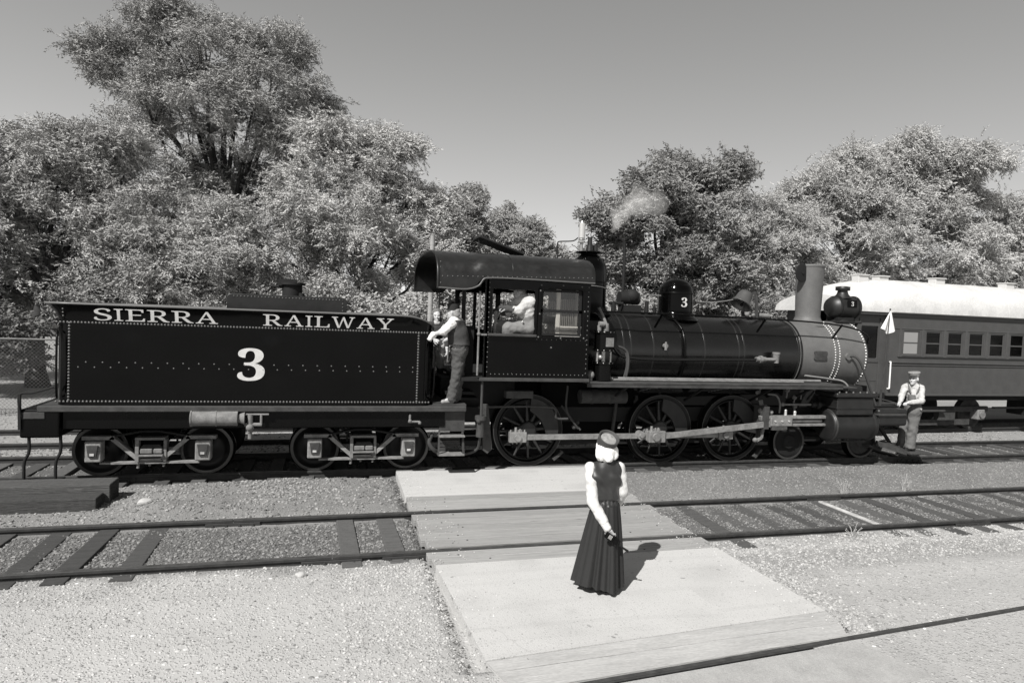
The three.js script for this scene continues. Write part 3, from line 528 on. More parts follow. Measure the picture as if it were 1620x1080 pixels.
  for (const x of [5.47, 5.63, 6.12, 6.79, 7.24, 8.02, 8.14, 9.44]) {
    const r0 = x < 5.9 ? RB + 0.045 - Math.max(0, (x - 5.37) * 0.09) : RB;
    part(L, 'boiler_band', [lathe([[r0, 0], [r0 + 0.006, 0.003], [r0 + 0.006, 0.03], [r0, 0.033]], 72).rotateZ(-Math.PI / 2).translate(x - 0.026, YB, 0)], phys(0.014, 0.3));
  }
  part(L, 'boiler_pipe', [tube(Array.from({ length: 12 }, (_, i) => { const a = (78 - i * 10.5) * Math.PI / 180; return [6.62 + 0.14 * Math.min(1, i / 4), YB + 0.775 * Math.sin(a), 0.775 * Math.cos(a)]; }), 0.026, 40)], M.black);
  part(L, 'injector_pipe', [tube([[4.98, 2.24, 0.95], [5.3, 2.24, 0.95], [5.44, 2.15, 0.95], [5.45, 1.9, 1.0], [5.42, 1.7, 1.0]], 0.026, 30), tube([[5.42, 2.2, 0.93], [5.44, 1.9, 0.96], [5.38, 1.66, 0.98]], 0.02, 20)], M.dustyDark);
  part(L, 'delivery_pipe', [tube([[4.62, 2.9, 0.8], [4.85, 2.84, 0.85], [5.05, 2.45, 0.93], [5.3, 2.1, 0.93], [5.6, 2.04, 0.93], [8.3, 2.06, 0.9]], 0.03, 90, 8)], M.boiler);
  const chk = part(L, 'check_valve', [cx(8.28, 8.5, 2.07, 0.9, 0.05, 0.05, 12), cx(8.36, 8.42, 2.07, 0.9, 0.075, 0.075, 8), cy(8.78, 2.0, 2.18, 0.86, 0.055, 0.07, 12), cx(8.5, 8.78, 2.07, 0.88, 0.035), cy(8.78, 2.18, 2.22, 0.86, 0.08, 0.08, 8)], M.dusty);
  part(L, 'washout_plug', [cz(6.34, 2.28, 0.72, 0.78, 0.05, 0.05, 8), cy(6.34, 2.2, 2.36, 0.77, 0.028, 0.02, 8)], M.dusty);
  // smokebox
  const smk = part(L, 'smokebox', [lathe([[0.6, 0], [0.755, 0.0], [0.76, 0.02], [0.76, 1.66], [0.74, 1.7], [0.6, 1.72], [0.55, 1.74], [0.5, 1.78], [0.0, 1.84]], 72).rotateZ(-Math.PI / 2).translate(9.46, YB, 0)], M.graphite);
  const ring = (x, a0, a1, n, r = 0.762) => Array.from({ length: n }, (_, i) => { const a = (a0 + (a1 - a0) * i / (n - 1)) * Math.PI / 180; return [x, YB + r * Math.sin(a), r * Math.cos(a)]; });
  const ringRiv = (x, a0, a1, n, r) => ring(x, a0, a1, n).map((p) => RIV.clone().scale(r, r * 0.75, r).applyQuaternion(new THREE.Quaternion().setFromUnitVectors(V(0, 1, 0), V(0, p[1] - YB, p[2]).normalize())).translate(...p));
  part(smk, 'rivet', [...ringRiv(10.31, -80, 100, 44, 0.017), ...ringRiv(10.42, -82, 98, 44, 0.017), ...ringRiv(11.09, -90, 100, 40, 0.02)], M.rivetBright, { kind: 'stuff' });
  part(L, 'smokebox_band', [lathe([[0.76, 0], [0.772, 0.004], [0.772, 0.04], [0.76, 0.044]], 72).rotateZ(-Math.PI / 2).translate(9.46, YB, 0)], M.boiler);
  part(L, 'maker_plate', [extrude([[-0.16, -0.07], [-0.13, -0.09], [0.13, -0.09], [0.16, -0.07], [0.14, 0], [0.16, 0.07], [0.13, 0.09], [-0.13, 0.09], [-0.16, 0.07], [-0.14, 0]], 0.015, 0.004).translate(9.93, YB + 0.03, 0.765), ...[-0.045, 0, 0.045].map((dy) => bx(9.83, 10.03, YB + 0.022 + dy, YB + 0.038 + dy, 0.78, 0.789))], M.dustyDark);
  part(L, 'front_door', [lathe([[0, 0.06], [0.3, 0.05], [0.42, 0.02], [0.44, 0]], 40).rotateZ(-Math.PI / 2).translate(11.28, YB, 0)], M.graphite);
  part(L, 'smokebox_brace', [tube([[10.62, 2.16, 0.76], [10.7, 2.18, 0.84], [10.78, 2.1, 0.9], [11.25, 1.12, 0.95]], 0.024, 24)], M.dustyDark);
  part(L, 'brace_flange', [cz(10.62, 2.16, 0.73, 0.8, 0.085, 0.07, 12)], M.graphite);
  part(L, 'oil_pipe', [tube([[9.55, 1.75, 0.78], [10.05, 1.70, 0.95], [10.28, 1.66, 1.05], [10.36, 1.56, 1.1], [10.36, 1.44, 1.1]], 0.02, 30)], M.dusty);
  // stack
  part(L, 'smokestack', [lathe([[0.44, 0], [0.36, 0.05], [0.285, 0.13], [0.258, 0.2], [0.262, 0.3], [0.295, 1.28], [0.312, 1.29], [0.312, 1.33], [0.25, 1.33], [0.22, 0.6]], 40).translate(10.18, 2.78, 0)], M.stack);
  part(L, 'stack_cap', [lathe([[0, 0.02], [0.19, 0.016], [0.2, 0], [0.19, -0.012], [0, -0.012]], 32).rotateX(Math.PI / 2).rotateY(0.15).translate(9.84, 3.92, 0.17), bx(9.86, 9.95, 3.98, 4.02, 0.1, 0.14), cz(9.84, 3.92, 0.18, 0.21, 0.03)], M.matte);
  // headlight
  const hl = part(L, 'headlight', [cx(10.84, 11.36, 3.22, 0, 0.25, 0.25, 36), cx(10.9, 10.93, 3.22, 0, 0.262, 0.262, 36), lathe([[0.265, 0], [0.265, 0.05], [0.245, 0.05]], 36).rotateZ(-Math.PI / 2).translate(11.33, 3.22, 0), lathe([[0.25, 0], [0.19, -0.10], [0.07, -0.14], [0, -0.14]], 36).rotateZ(-Math.PI / 2).translate(10.84, 3.22, 0)], M.cylinder);
  part(hl, 'lamp_chimney', [lathe([[0.2, 0], [0.12, 0.1], [0.1, 0.17], [0.15, 0.18], [0.15, 0.26], [0.09, 0.27], [0, 0.27]], 24).translate(11.07, 3.42, 0)], M.cylinder);
  part(hl, 'number_board', [bx(11.0, 11.24, 3.22, 3.38, 0.236, 0.262)], M.soot);
  part(hl, 'number', [letter('3', 11.09, 11.15, 3.25, 3.35, 0.006).translate(0, 0, 0.2625)], M.letter);
  part(hl, 'lens', [cx(11.362, 11.37, 3.22, 0, 0.235, 0.235, 32)], M.glass);
  part(hl, 'lamp_bracket', [rb(10.72, 11.38, 2.87, 2.91, -0.28, 0.28, 0.01), bx(10.84, 11.26, 2.9, 3.0, -0.16, 0.16), lathe([[0.22, 0], [0.16, 0.06], [0.14, 0.1]], 20).translate(11.02, 2.9, 0), bar([10.8, 2.88, 0.22], [10.66, 2.74, 0.24], 0.04), bar([11.3, 2.88, 0.22], [11.2, 2.72, 0.24], 0.04)], M.matte);
  // domes
  part(L, 'sand_dome', [lathe([[0.50, 0], [0.42, 0.06], [0.37, 0.14], [0.355, 0.2], [0.355, 0.56], [0.33, 0.67], [0.26, 0.77], [0.15, 0.83], [0.07, 0.85], [0, 0.85]], 40).translate(6.93, 2.79, 0)], M.gloss);
  part(L, 'dome_band', [lathe([[0.356, 0], [0.364, 0.005], [0.364, 0.03], [0.356, 0.035]], 40).translate(6.93, 3.32, 0)], M.black);
  part(L, 'number', [letter('3', -0.065, 0.065, 0, 0.19, 0.006).translate(6.93, 3.06, 0.354)], M.letter);
  part(L, 'steam_dome', [lathe([[0.52, 0], [0.43, 0.06], [0.375, 0.15], [0.365, 0.25], [0.365, 0.85], [0.34, 0.99], [0.28, 1.1], [0.18, 1.17], [0.17, 1.2], [0.27, 1.21], [0.27, 1.24], [0, 1.24]], 40).translate(4.97, 2.83, 0), lathe([[0.366, 0], [0.375, 0.01], [0.366, 0.02]], 40).translate(4.97, 3.46, 0)], M.gloss);
  const wh = part(L, 'steam_whistle', [cy(4.78, 4.06, 4.24, 0.05, 0.035, 0.03, 12), cy(4.78, 4.24, 4.27, 0.05, 0.07, 0.07, 16), cy(4.78, 4.29, 4.32, 0.05, 0.065, 0.06, 16)], M.brass);
  part(wh, 'whistle_bell', [cy(4.78, 4.33, 4.62, 0.05, 0.062, 0.062, 20), cy(4.78, 4.62, 4.67, 0.05, 0.03, 0.012, 12)], M.brightMetal);
  part(L, 'safety_valve', [cy(4.97, 4.06, 4.2, 0.02, 0.075, 0.06, 14), cy(4.97, 4.2, 4.36, 0.02, 0.05, 0.045, 12), cy(5.12, 4.06, 4.22, -0.05, 0.05, 0.05, 10)], M.cylinder);
  part(L, 'whistle_lever', [tube([[4.29, 3.86, 0.05], [4.29, 4.22, 0.05], [4.31, 4.23, 0.05], [4.62, 4.27, 0.05], [4.7, 4.33, 0.05]], 0.013, 40)], M.matte);
  part(L, 'relief_pipe', [tube([[5.75, 2.9, -0.05], [5.75, 4.2, -0.05], [5.72, 4.34, -0.05], [5.6, 4.4, -0.05]], 0.034, 24, 8)], M.matte);
  part(L, 'turbo_generator', [cx(5.68, 6.1, 3.2, -0.05, 0.13, 0.13, 16), ball(5.95, 3.24, -0.02, 0.15), bx(5.72, 6.1, 2.85, 3.06, -0.18, 0.12), cy(5.5, 2.85, 3.1, 0.1, 0.05), cy(6.28, 2.85, 3.15, 0.0, 0.04), cy(6.4, 2.85, 3.05, 0.1, 0.03), cx(5.4, 5.7, 3.08, 0.1, 0.03), bx(5.3, 6.5, 2.84, 2.88, -0.25, 0.25)], M.matte);
  // bell, tilted as it swings
  {
    const b = part(L, 'bell', [lathe([[0.0, 0.27], [0.06, 0.27], [0.11, 0.25], [0.13, 0.2], [0.145, 0.08], [0.19, 0.01], [0.195, 0], [0.17, 0.0], [0.125, 0.1], [0.1, 0.22], [0, 0.24]], 32).translate(0, -0.25, 0).scale(1.25, 1.25, 1.25).rotateZ(-0.6).rotateY(0.25).translate(8.60, 3.42, 0.02)], phys(0.12, 0.35, { metalness: 0.5 }));
    part(b, 'bell_clapper', [rod([8.62, 3.38, 0.02], [8.48, 3.17, 0.03], 0.015), ball(8.48, 3.17, 0.03, 0.035)], M.matte);
    part(L, 'bell_yoke', [bar([8.66, 3.42, -0.24], [8.66, 3.42, 0.26], 0.045), bar([8.72, 2.86, 0.24], [8.67, 3.42, 0.24], 0.05), bar([8.72, 2.86, -0.24], [8.67, 3.42, -0.24], 0.05), bar([8.4, 2.88, 0], [9.05, 2.88, 0], 0.06, 0.1), bar([8.66, 3.42, 0.28], [8.95, 3.6, 0.3], 0.02), bar([8.66, 3.44, 0.2], [8.8, 3.24, 0.2], 0.04)], M.dustyDark);
    part(L, 'air_ringer', [cx(8.85, 9.1, 2.96, 0.1, 0.05), ball(8.5, 2.97, 0.22, 0.05), ball(8.62, 2.96, 0.26, 0.04)], M.dusty);
  }
  part(L, 'bell_cord', [tube([[6.2, 3.28, 0.02], [6.58, 3.28, 0.02]], 0.012, 4), tube([[7.27, 3.2, 0.06], [7.7, 3.19, 0.06], [8.15, 3.25, 0.06], [8.56, 3.36, 0.06]], 0.012, 24), tube([[5.3, 3.36, 0.2], [5.0, 3.38, 0.42], [4.6, 3.4, 0.4]], 0.009, 16)], M.dusty);
  // handrail along the boiler with its posts
  part(L, 'handrail', [tube([[4.55, 2.885, 0.9], [5.5, 2.9, 0.86], [7, 2.9, 0.84], [8.6, 2.88, 0.84], [9.6, 2.86, 0.84], [10.4, 2.80, 0.84], [10.8, 2.72, 0.84], [11.1, 2.58, 0.78], [11.2, 2.42, 0.6], [11.22, 2.3, 0.4], [11.24, 2.25, 0]], 0.017, 120)], M.black);
  for (const [x, y] of [[6.2, 2.9], [8.5, 2.88], [10.35, 2.81]]) part(L, 'handrail_post', [bar([x, y, 0.84], [x - 0.06, y - 0.27, 0.66], 0.03), ball(x, y, 0.84, 0.028, 8)], M.black);
  part(L, 'handrail', [tube([[4.55, 2.885, -0.9], [7, 2.9, -0.84], [9.6, 2.86, -0.84], [10.8, 2.72, -0.84], [11.2, 2.42, -0.6], [11.24, 2.25, 0]], 0.017, 60)], M.black);
  // running boards
  for (const s of [1, -1]) {
    part(L, 'running_board', [rb(4.5, 10.0, 1.585, 1.625, s * 1.1 - 0.3, s * 1.1 + 0.28, 0.008), bx(4.5, 10.0, 1.53, 1.584, s * 1.36 - 0.01, s * 1.36 + 0.012)], M.deck);
    part(L, 'running_board', [rb(9.45, 10.35, 1.55, 1.575, s * 1.2 - 0.18, s * 1.2 + 0.16, 0.006)], M.deck);
  }
  part(L, 'board_pipe', [cx(5.1, 9.7, 1.665, 1.06, 0.028), cx(4.9, 9.2, 1.65, 1.18, 0.02), tube([[4.78, 1.75, 1.2], [4.9, 1.74, 1.2], [5.05, 1.67, 1.2]], 0.026, 12)], M.dusty);
  part(L, 'board_bracket', [5.3, 6.9, 8.4, 9.3].map((x) => bar([x, 1.53, 1.3], [x, 1.2, 0.6], 0.04)), M.matte);
  // air pump beside the boiler
  {
    const p = part(L, 'air_pump', [cy(4.86, 1.64, 1.95, 1.16, 0.165, 0.165, 24), cy(4.86, 1.94, 1.98, 1.16, 0.19, 0.19, 24), cy(4.86, 2.17, 2.21, 1.16, 0.19, 0.19, 24), cy(4.86, 2.2, 2.5, 1.16, 0.165, 0.165, 24), cy(4.86, 2.5, 2.54, 1.16, 0.19, 0.19, 24)], M.black);
    part(p, 'pump_rod', [cy(4.86, 1.97, 2.18, 1.16, 0.05), ...[-0.13, 0.13].map((d) => cy(4.86 + d, 1.97, 2.18, 1.16 + 0.05, 0.02)), ball(4.78, 2.06, 1.24, 0.05, 8)], M.brass);
    part(p, 'pump_valve', [cy(4.9, 2.54, 2.68, 1.16, 0.06, 0.05, 12), cy(4.76, 2.54, 2.64, 1.18, 0.04), cx(4.74, 4.84, 2.66, 1.2, 0.05, 0.05, 12), tube([[4.9, 2.66, 1.16], [4.86, 2.8, 1.1], [4.84, 2.95, 0.95]], 0.03, 12)], M.dusty);
    part(p, 'pump_plate', [bx(4.84, 4.99, 2.26, 2.42, 1.32, 1.332)], M.dusty);
    part(p, 'pump_bolt', [...Array(10)].flatMap((_, i) => [1.96, 2.19, 2.52].map((y) => ball(4.86 + 0.178 * Math.cos(i * 0.628), y, 1.16 + 0.178 * Math.sin(i * 0.628), 0.018, 6))), M.brass, { kind: 'stuff' });
    part(L, 'lubricator', [ball(4.6, 1.74, 1.24, 0.075), cy(4.6, 1.63, 1.72, 1.24, 0.04)], M.dusty);
  }
  // cab
  {
    const zc = 1.42;
    const sideHoles = (s) => [rrect(2.66, 3.44, 2.44, 3.2, 0.03, 2), rrect(3.545, 4.32, 2.42, 3.24, 0.03, 2)];
    for (const s of [1, -1]) part(L, 'cab_side', [extrude([[2.58, 1.69], [4.47, 1.69], [4.47, 3.42], [2.6, 3.42], [2.58, 3.3]], 0.02, 0, sideHoles(s)).translate(0, 0, s > 0 ? zc - 0.02 : -zc)], M.gloss);
    part(L, 'cab_floor', [bx(2.2, 4.5, 1.62, 1.68, -1.42, 1.42)], M.matte);
    part(L, 'cab_sill', [rb(2.5, 4.5, 1.625, 1.685, zc - 0.06, zc + 0.035, 0.01)], M.deck);
    part(L, 'cab_front', [extrude([[-1.4, 1.69], [1.4, 1.69], [1.4, 3.4], [0.9, 3.62], [-0.9, 3.62], [-1.4, 3.4]], 0.02, 0, [rrect(-1.3, -0.85, 2.5, 3.2, 0.05, 2), rrect(0.85, 1.3, 2.5, 3.2, 0.05, 2)]).rotateY(Math.PI / 2).translate(4.44, 0, 0)], M.matte);
    part(L, 'backhead', [lathe([[0, 0.05], [0.6, 0.04], [0.68, 0], [0.68, -0.6]], 40).rotateZ(Math.PI / 2).translate(4.38, 2.2, 0)], M.soot);
    part(L, 'backhead_fitting', [[4.2, 2.7, -0.1], [4.2, 2.5, -0.4], [4.2, 2.85, -0.2], [4.2, 2.3, 0.0]].map((p) => cx(p[0] - 0.1, p[0], p[1], p[2], 0.08)).concat([tube([[4.1, 3.0, 0.0], [3.95, 2.7, 0.1], [4.1, 2.3, 0.1]], 0.02), cx(3.7, 4.1, 2.45, 0.05, 0.02), ball(3.9, 2.62, 0.1, 0.05), ball(3.85, 2.55, 0.15, 0.03)]), M.dusty);
    // window of two panes with a wooden sash, the other one open
    const wn = part(L, 'window', [bx(3.55, 4.315, 2.83, 2.885, zc - 0.05, zc - 0.022), bx(3.55, 3.6, 2.43, 3.23, zc - 0.05, zc - 0.022), bx(4.265, 4.315, 2.43, 3.23, zc - 0.05, zc - 0.022), bx(3.601, 4.264, 2.43, 2.47, zc - 0.049, zc - 0.023), bx(3.601, 4.264, 3.19, 3.23, zc - 0.049, zc - 0.023)], M.matte);
    part(wn, 'pane', [bx(3.6, 4.265, 2.47, 2.83, zc - 0.038, zc - 0.034)], M.glass); part(wn, 'pane', [bx(3.6, 4.265, 2.885, 3.19, zc - 0.038, zc - 0.034)], M.glass);
    part(wn, 'window_frame', [extrude(rrect(3.5, 4.36, 2.38, 3.28, 0.07), 0.022, 0, [rrect(3.545, 4.32, 2.42, 3.24, 0.05)]).translate(0, 0, zc + 0.0015)], M.black);
    // slatted wooden shutter just inside the front window, its foot in the sun
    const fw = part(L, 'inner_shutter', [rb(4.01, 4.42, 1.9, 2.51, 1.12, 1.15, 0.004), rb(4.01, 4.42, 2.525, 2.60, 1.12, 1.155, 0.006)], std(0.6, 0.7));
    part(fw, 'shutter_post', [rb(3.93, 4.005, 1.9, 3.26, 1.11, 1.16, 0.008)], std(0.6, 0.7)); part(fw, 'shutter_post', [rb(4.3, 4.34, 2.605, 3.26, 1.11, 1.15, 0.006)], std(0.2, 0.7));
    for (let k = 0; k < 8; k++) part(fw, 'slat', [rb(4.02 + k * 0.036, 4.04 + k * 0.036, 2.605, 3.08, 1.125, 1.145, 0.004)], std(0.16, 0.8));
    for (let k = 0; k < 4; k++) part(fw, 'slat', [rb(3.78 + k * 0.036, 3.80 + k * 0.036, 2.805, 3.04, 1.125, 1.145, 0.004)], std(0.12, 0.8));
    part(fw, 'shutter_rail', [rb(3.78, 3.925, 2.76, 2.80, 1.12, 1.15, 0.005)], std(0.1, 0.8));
    part(L, 'arm_rest', [rb(2.62, 3.48, 2.395, 2.44, zc - 0.08, zc + 0.07, 0.012)], M.deck);
    part(L, 'window_post', [bx(2.66, 2.70, 2.44, 3.2, zc - 0.1, zc - 0.03), bar([2.98, 3.2, -zc + 0.05], [2.98, 2.44, -zc + 0.05], 0.06)], M.matte);
    part(L, 'cab_rivet', [...rivets([...along([2.63, 1.78, zc], [2.63, 3.3, zc], 0.085), ...along([4.43, 1.78, zc], [4.43, 3.3, zc], 0.085), ...along([2.7, 1.745, zc], [4.38, 1.745, zc], 0.075), ...along([3.5, 2.36, zc], [4.4, 2.36, zc], 0.09)], 0.011), ...rivets([[3.53, 2.8, zc + 0.02], [3.53, 3.2, zc + 0.02], [4.36, 2.87, zc + 0.02], [3.52, 2.4, zc + 0.02], [3.93, 2.39, zc + 0.02], [4.36, 2.4, zc + 0.02], [3.77, 2.22, zc], [3.55, 3.3, zc], [3.95, 3.31, zc], [4.3, 3.3, zc]], 0.018)], M.rivet, { kind: 'stuff' });
    // roof: one arched sheet, deeper at the rear
    const prof = (t, eave) => { const a = (t - 0.5) * Math.PI, c = Math.cos(a), s = Math.sin(a), z = 1.53 * Math.sign(s) * Math.pow(Math.abs(s), 0.62), y = eave + (3.86 - eave) * Math.pow(Math.max(0, c), 0.62); return [y, z]; };
    const eaveAt = (x) => 3.37 - 0.20 * sstep(-x, -2.5, -2.3) + 0.0 * x;
    const NX = 40, NT = 44, P = [], I = [];
    for (const d of [0, 0.025]) for (let i = 0; i <= NX; i++) for (let k = 0; k <= NT; k++) {
      const x = 1.72 + (4.50 - 1.72) * i / NX, [y, z] = prof(k / NT, eaveAt(x)); const q = 1 - d / 1.3; P.push(x, d ? 3.2 + (y - 3.2) * q : y, z * q);
    }
    const S = (NX + 1) * (NT + 1), id = (d, i, k) => d * S + i * (NT + 1) + k;
    for (let i = 0; i < NX; i++) for (let k = 0; k < NT; k++) { const a = id(0, i, k), b = id(0, i + 1, k), c = id(0, i + 1, k + 1), e = id(0, i, k + 1); I.push(a, b, c, a, c, e); const A = id(1, i, k), B = id(1, i + 1, k), C = id(1, i + 1, k + 1), E = id(1, i, k + 1); I.push(A, C, B, A, E, C); }
    for (let k = 0; k < NT; k++) for (const i of [0, NX]) I.push(id(0, i, k), id(1, i, k), id(1, i, k + 1), id(0, i, k), id(1, i, k + 1), id(0, i, k + 1));
    for (let i = 0; i < NX; i++) for (const k of [0, NT]) I.push(id(0, i, k), id(0, i + 1, k), id(1, i + 1, k), id(0, i, k), id(1, i + 1, k), id(1, i, k));
    const rg = new THREE.BufferGeometry(); rg.setAttribute('position', new THREE.Float32BufferAttribute(P, 3)); rg.setIndex(I);
    const ng = rg.toNonIndexed(); ng.computeVertexNormals();
    const sm = mergeVertices(rg); sm.computeVertexNormals();
    const roof = part(L, 'cab_roof', [sm], M.roofBlack);
    part(roof, 'roof_edge', [tube([[1.73, 3.17, 1.535], [2.25, 3.17, 1.535], [2.42, 3.24, 1.535], [2.5, 3.35, 1.535], [2.62, 3.37, 1.535], [4.49, 3.37, 1.535]], 0.016, 80)], phys(0.09, 0.4));
    part(roof, 'rivet', rivets([...along([1.8, 3.36, 1.525], [4.44, 3.46, 1.528], 0.085), ...along([1.77, 3.25, 1.533], [1.77, 3.6, 1.46], 0.09)], 0.011), M.rivet, { kind: 'stuff' });
    part(roof, 'seam', [tube(Array.from({ length: 16 }, (_, i) => { const [y, z] = prof(0.5 + i / 30, 3.37); return [3.0, y + 0.003, z]; }), 0.008, 40, 5)], M.roofBlack);
    part(roof, 'roof_end', [tube(Array.from({ length: 30 }, (_, i) => { const [y, z] = prof(i / 29, 3.17); return [1.725, y - 0.01, z]; }), 0.022, 90, 6)], M.roofBlack);
    part(L, 'roof_hatch', [rb(-0.46, 0.46, -0.02, 0.02, -0.3, 0.3, 0.01).rotateZ(-0.3).translate(3.11, 4.06, 0.0)], M.matte);
    part(L, 'hatch_stay', [rod([2.74, 3.85, 0.1], [2.7, 4.16, 0.1], 0.012)], M.matte);
    // posts, hand rails and pipes at the open rear of the cab
    part(L, 'cab_post', [bx(2.56, 2.62, 1.69, 3.36, zc - 0.04, zc), bx(2.56, 2.62, 1.69, 3.36, -zc, -zc + 0.04)], M.black);
    for (const s of [1, -1]) part(L, 'grab_rail', [cy(2.46, 1.72, 3.14, s * (zc + 0.03), 0.018, 0.018, 8), bx(2.46, 2.6, 2.4, 2.43, s * zc - 0.01, s * zc + 0.04), ball(2.46, 2.42, s * (zc + 0.04), 0.035, 8)], M.dusty);
    part(L, 'roof_post', [bx(2.22, 2.28, 1.69, 3.5, 1.1, 1.16), tube([[2.25, 3.3, 1.13], [2.27, 3.22, 1.3], [2.5, 3.24, 1.34]], 0.022, 14), bx(2.3, 2.46, 1.69, 2.55, 1.04, 1.08)], M.matte);
    part(L, 'curtain_rod', [cy(2.2, 2.5, 3.5, -1.2, 0.014, 0.014, 8)], M.matte);
    part(L, 'cab_door', [extrude([[2.28, 1.95], [2.44, 1.78], [2.44, 2.36], [2.28, 2.58]], 0.03, 0.003).translate(0, 0, 0.98)], M.offWhite, { label: 'pale painted door panel at the rear of the cab' });
    part(L, 'drip_pipe', [cy(2.57, 0.95, 1.62, 1.38, 0.022), cy(2.57, 0.66, 0.98, 1.36, 0.075, 0.06, 14), cy(2.57, 0.95, 1.02, 1.36, 0.1, 0.1, 10), ball(2.52, 0.94, 1.42, 0.04), tube([[2.57, 0.66, 1.36], [2.55, 0.4, 1.2], [2.2, 0.28, 1.0], [1.9, 0.35, 0.8]], 0.025, 20)], M.dustyDark);
    part(L, 'cab_step', [extrude([[2.62, 1.2], [2.72, 1.2], [2.82, 0.42], [2.74, 0.34], [2.66, 0.4]], 0.03, 0.004).translate(0, 0, 1.2)], M.dustyDark);
    part(L, 'drawbar_apron', [bx(2.0, 2.6, 1.24, 1.28, -1.0, 1.0), bx(2.0, 3.4, 0.8, 1.58, -0.5, 0.5), bx(2.0, 2.5, 1.35, 1.4, 0.6, 1.1)], M.matte);
    part(L, 'cab_seat', [bx(2.9, 3.6, 2.0, 2.1, 0.85, 1.36)], M.matte);
    part(L, 'engineer_lever', [bar([2.72, 2.44, 1.22], [2.86, 2.8, 1.22], 0.03), bar([2.78, 2.44, 1.25], [2.8, 2.82, 1.25], 0.04)], M.dusty);
  }
  // pilot beam, deck and footboards
  part(L, 'pilot_beam', [rb(11.02, 11.78, 0.76, 1.12, -1.26, 1.26, 0.06, 3)], M.cylinder);
  part(L, 'pilot_deck', [rb(10.95, 11.8, 1.125, 1.155, -1.0, 1.0, 0.01), bx(11.0, 11.6, 1.16, 1.5, -0.3, 0.3)], M.matte);
  part(L, 'pilot_step', [rb(12.0, 12.55, 0.13, 0.17, 0.55, 1.2, 0.01), bar([12.02, 0.15, 1.05], [11.3, 0.36, 0.95], 0.05, 0.1), bar([11.55, 0.16, 0.75], [11.1, 0.3, 0.9], 0.14, 0.04), bar([12.2, 0.15, 0.5], [11.75, 0.8, 0.4], 0.06), bar([12.2, 0.15, -0.5], [11.75, 0.8, -0.4], 0.06), rb(12.0, 12.5, 0.13, 0.17, -1.2, -0.55, 0.01), extrude([[11.3, 0.36], [11.5, 0.4], [12.1, 0.2], [11.98, 0.14]], 0.05, 0.004).translate(0, 0, 0.9)], M.dustyDark);
  part(L, 'coupler', [rb(11.7, 12.15, 0.82, 1.0, -0.12, 0.12, 0.04), rb(12.05, 12.3, 0.76, 1.04, -0.16, 0.1, 0.06)], M.dustyDark);
  part(L, 'uncoupling_lever', [tube([[11.8, 1.2, 0.9], [11.9, 1.22, 0.3], [11.9, 1.2, -0.4]], 0.015, 12), bar([11.3, 1.15, 1.0], [11.3, 1.5, 1.0], 0.03), bar([11.3, 1.22, 0.98], [11.75, 1.2, 0.98], 0.03), rb(11.0, 11.7, 0.98, 1.02, 1.0, 1.3, 0.01)], M.dustyDark);
  OX = 0;
}
// ---------- the white flag on the front ----------
{
  const f = thing('signal_flag', 'small white flag drooping on a staff at the front of the engine', 'flag', [11.75, 1.15, ZT1 + 0.55]);
  part(f, 'flag_staff', [rod([0, 0, 0], [0.11, 2.05, 0.0], 0.012), ball(0.11, 2.06, 0, 0.02)], M.dustyDark);
  const P = [], U = [], I = [], n = 14, top = [0.11, 2.04], len = 0.52;
  for (let i = 0; i <= n; i++) for (let k = 0; k <= n; k++) {
    const v = i / n, u = k / n, wdt = 0.36 * v + 0.01, x = top[0] - 0.02 * v - wdt * 0.62 + u * wdt, y = top[1] - v * (len - 0.1 * Math.abs(u - 0.6) * 2) , z = 0.05 * v * Math.sin(u * 9) + 0.02;
    P.push(x, y, z); U.push(u, v); if (i && k) { const a = (i - 1) * (n + 1) + k - 1, b = a + 1, c = a + n + 1, d = c + 1; I.push(a, c, b, b, c, d); }
  }
  const g = new THREE.BufferGeometry(); g.setAttribute('position', new THREE.Float32BufferAttribute(P, 3)); g.setAttribute('uv', new THREE.Float32BufferAttribute(U, 2)); g.setIndex(I); g.computeVertexNormals();
  part(f, 'flag_cloth', [g], phys(0.8, 0.9, { transmission: 0.2, thickness: 0 }));
}
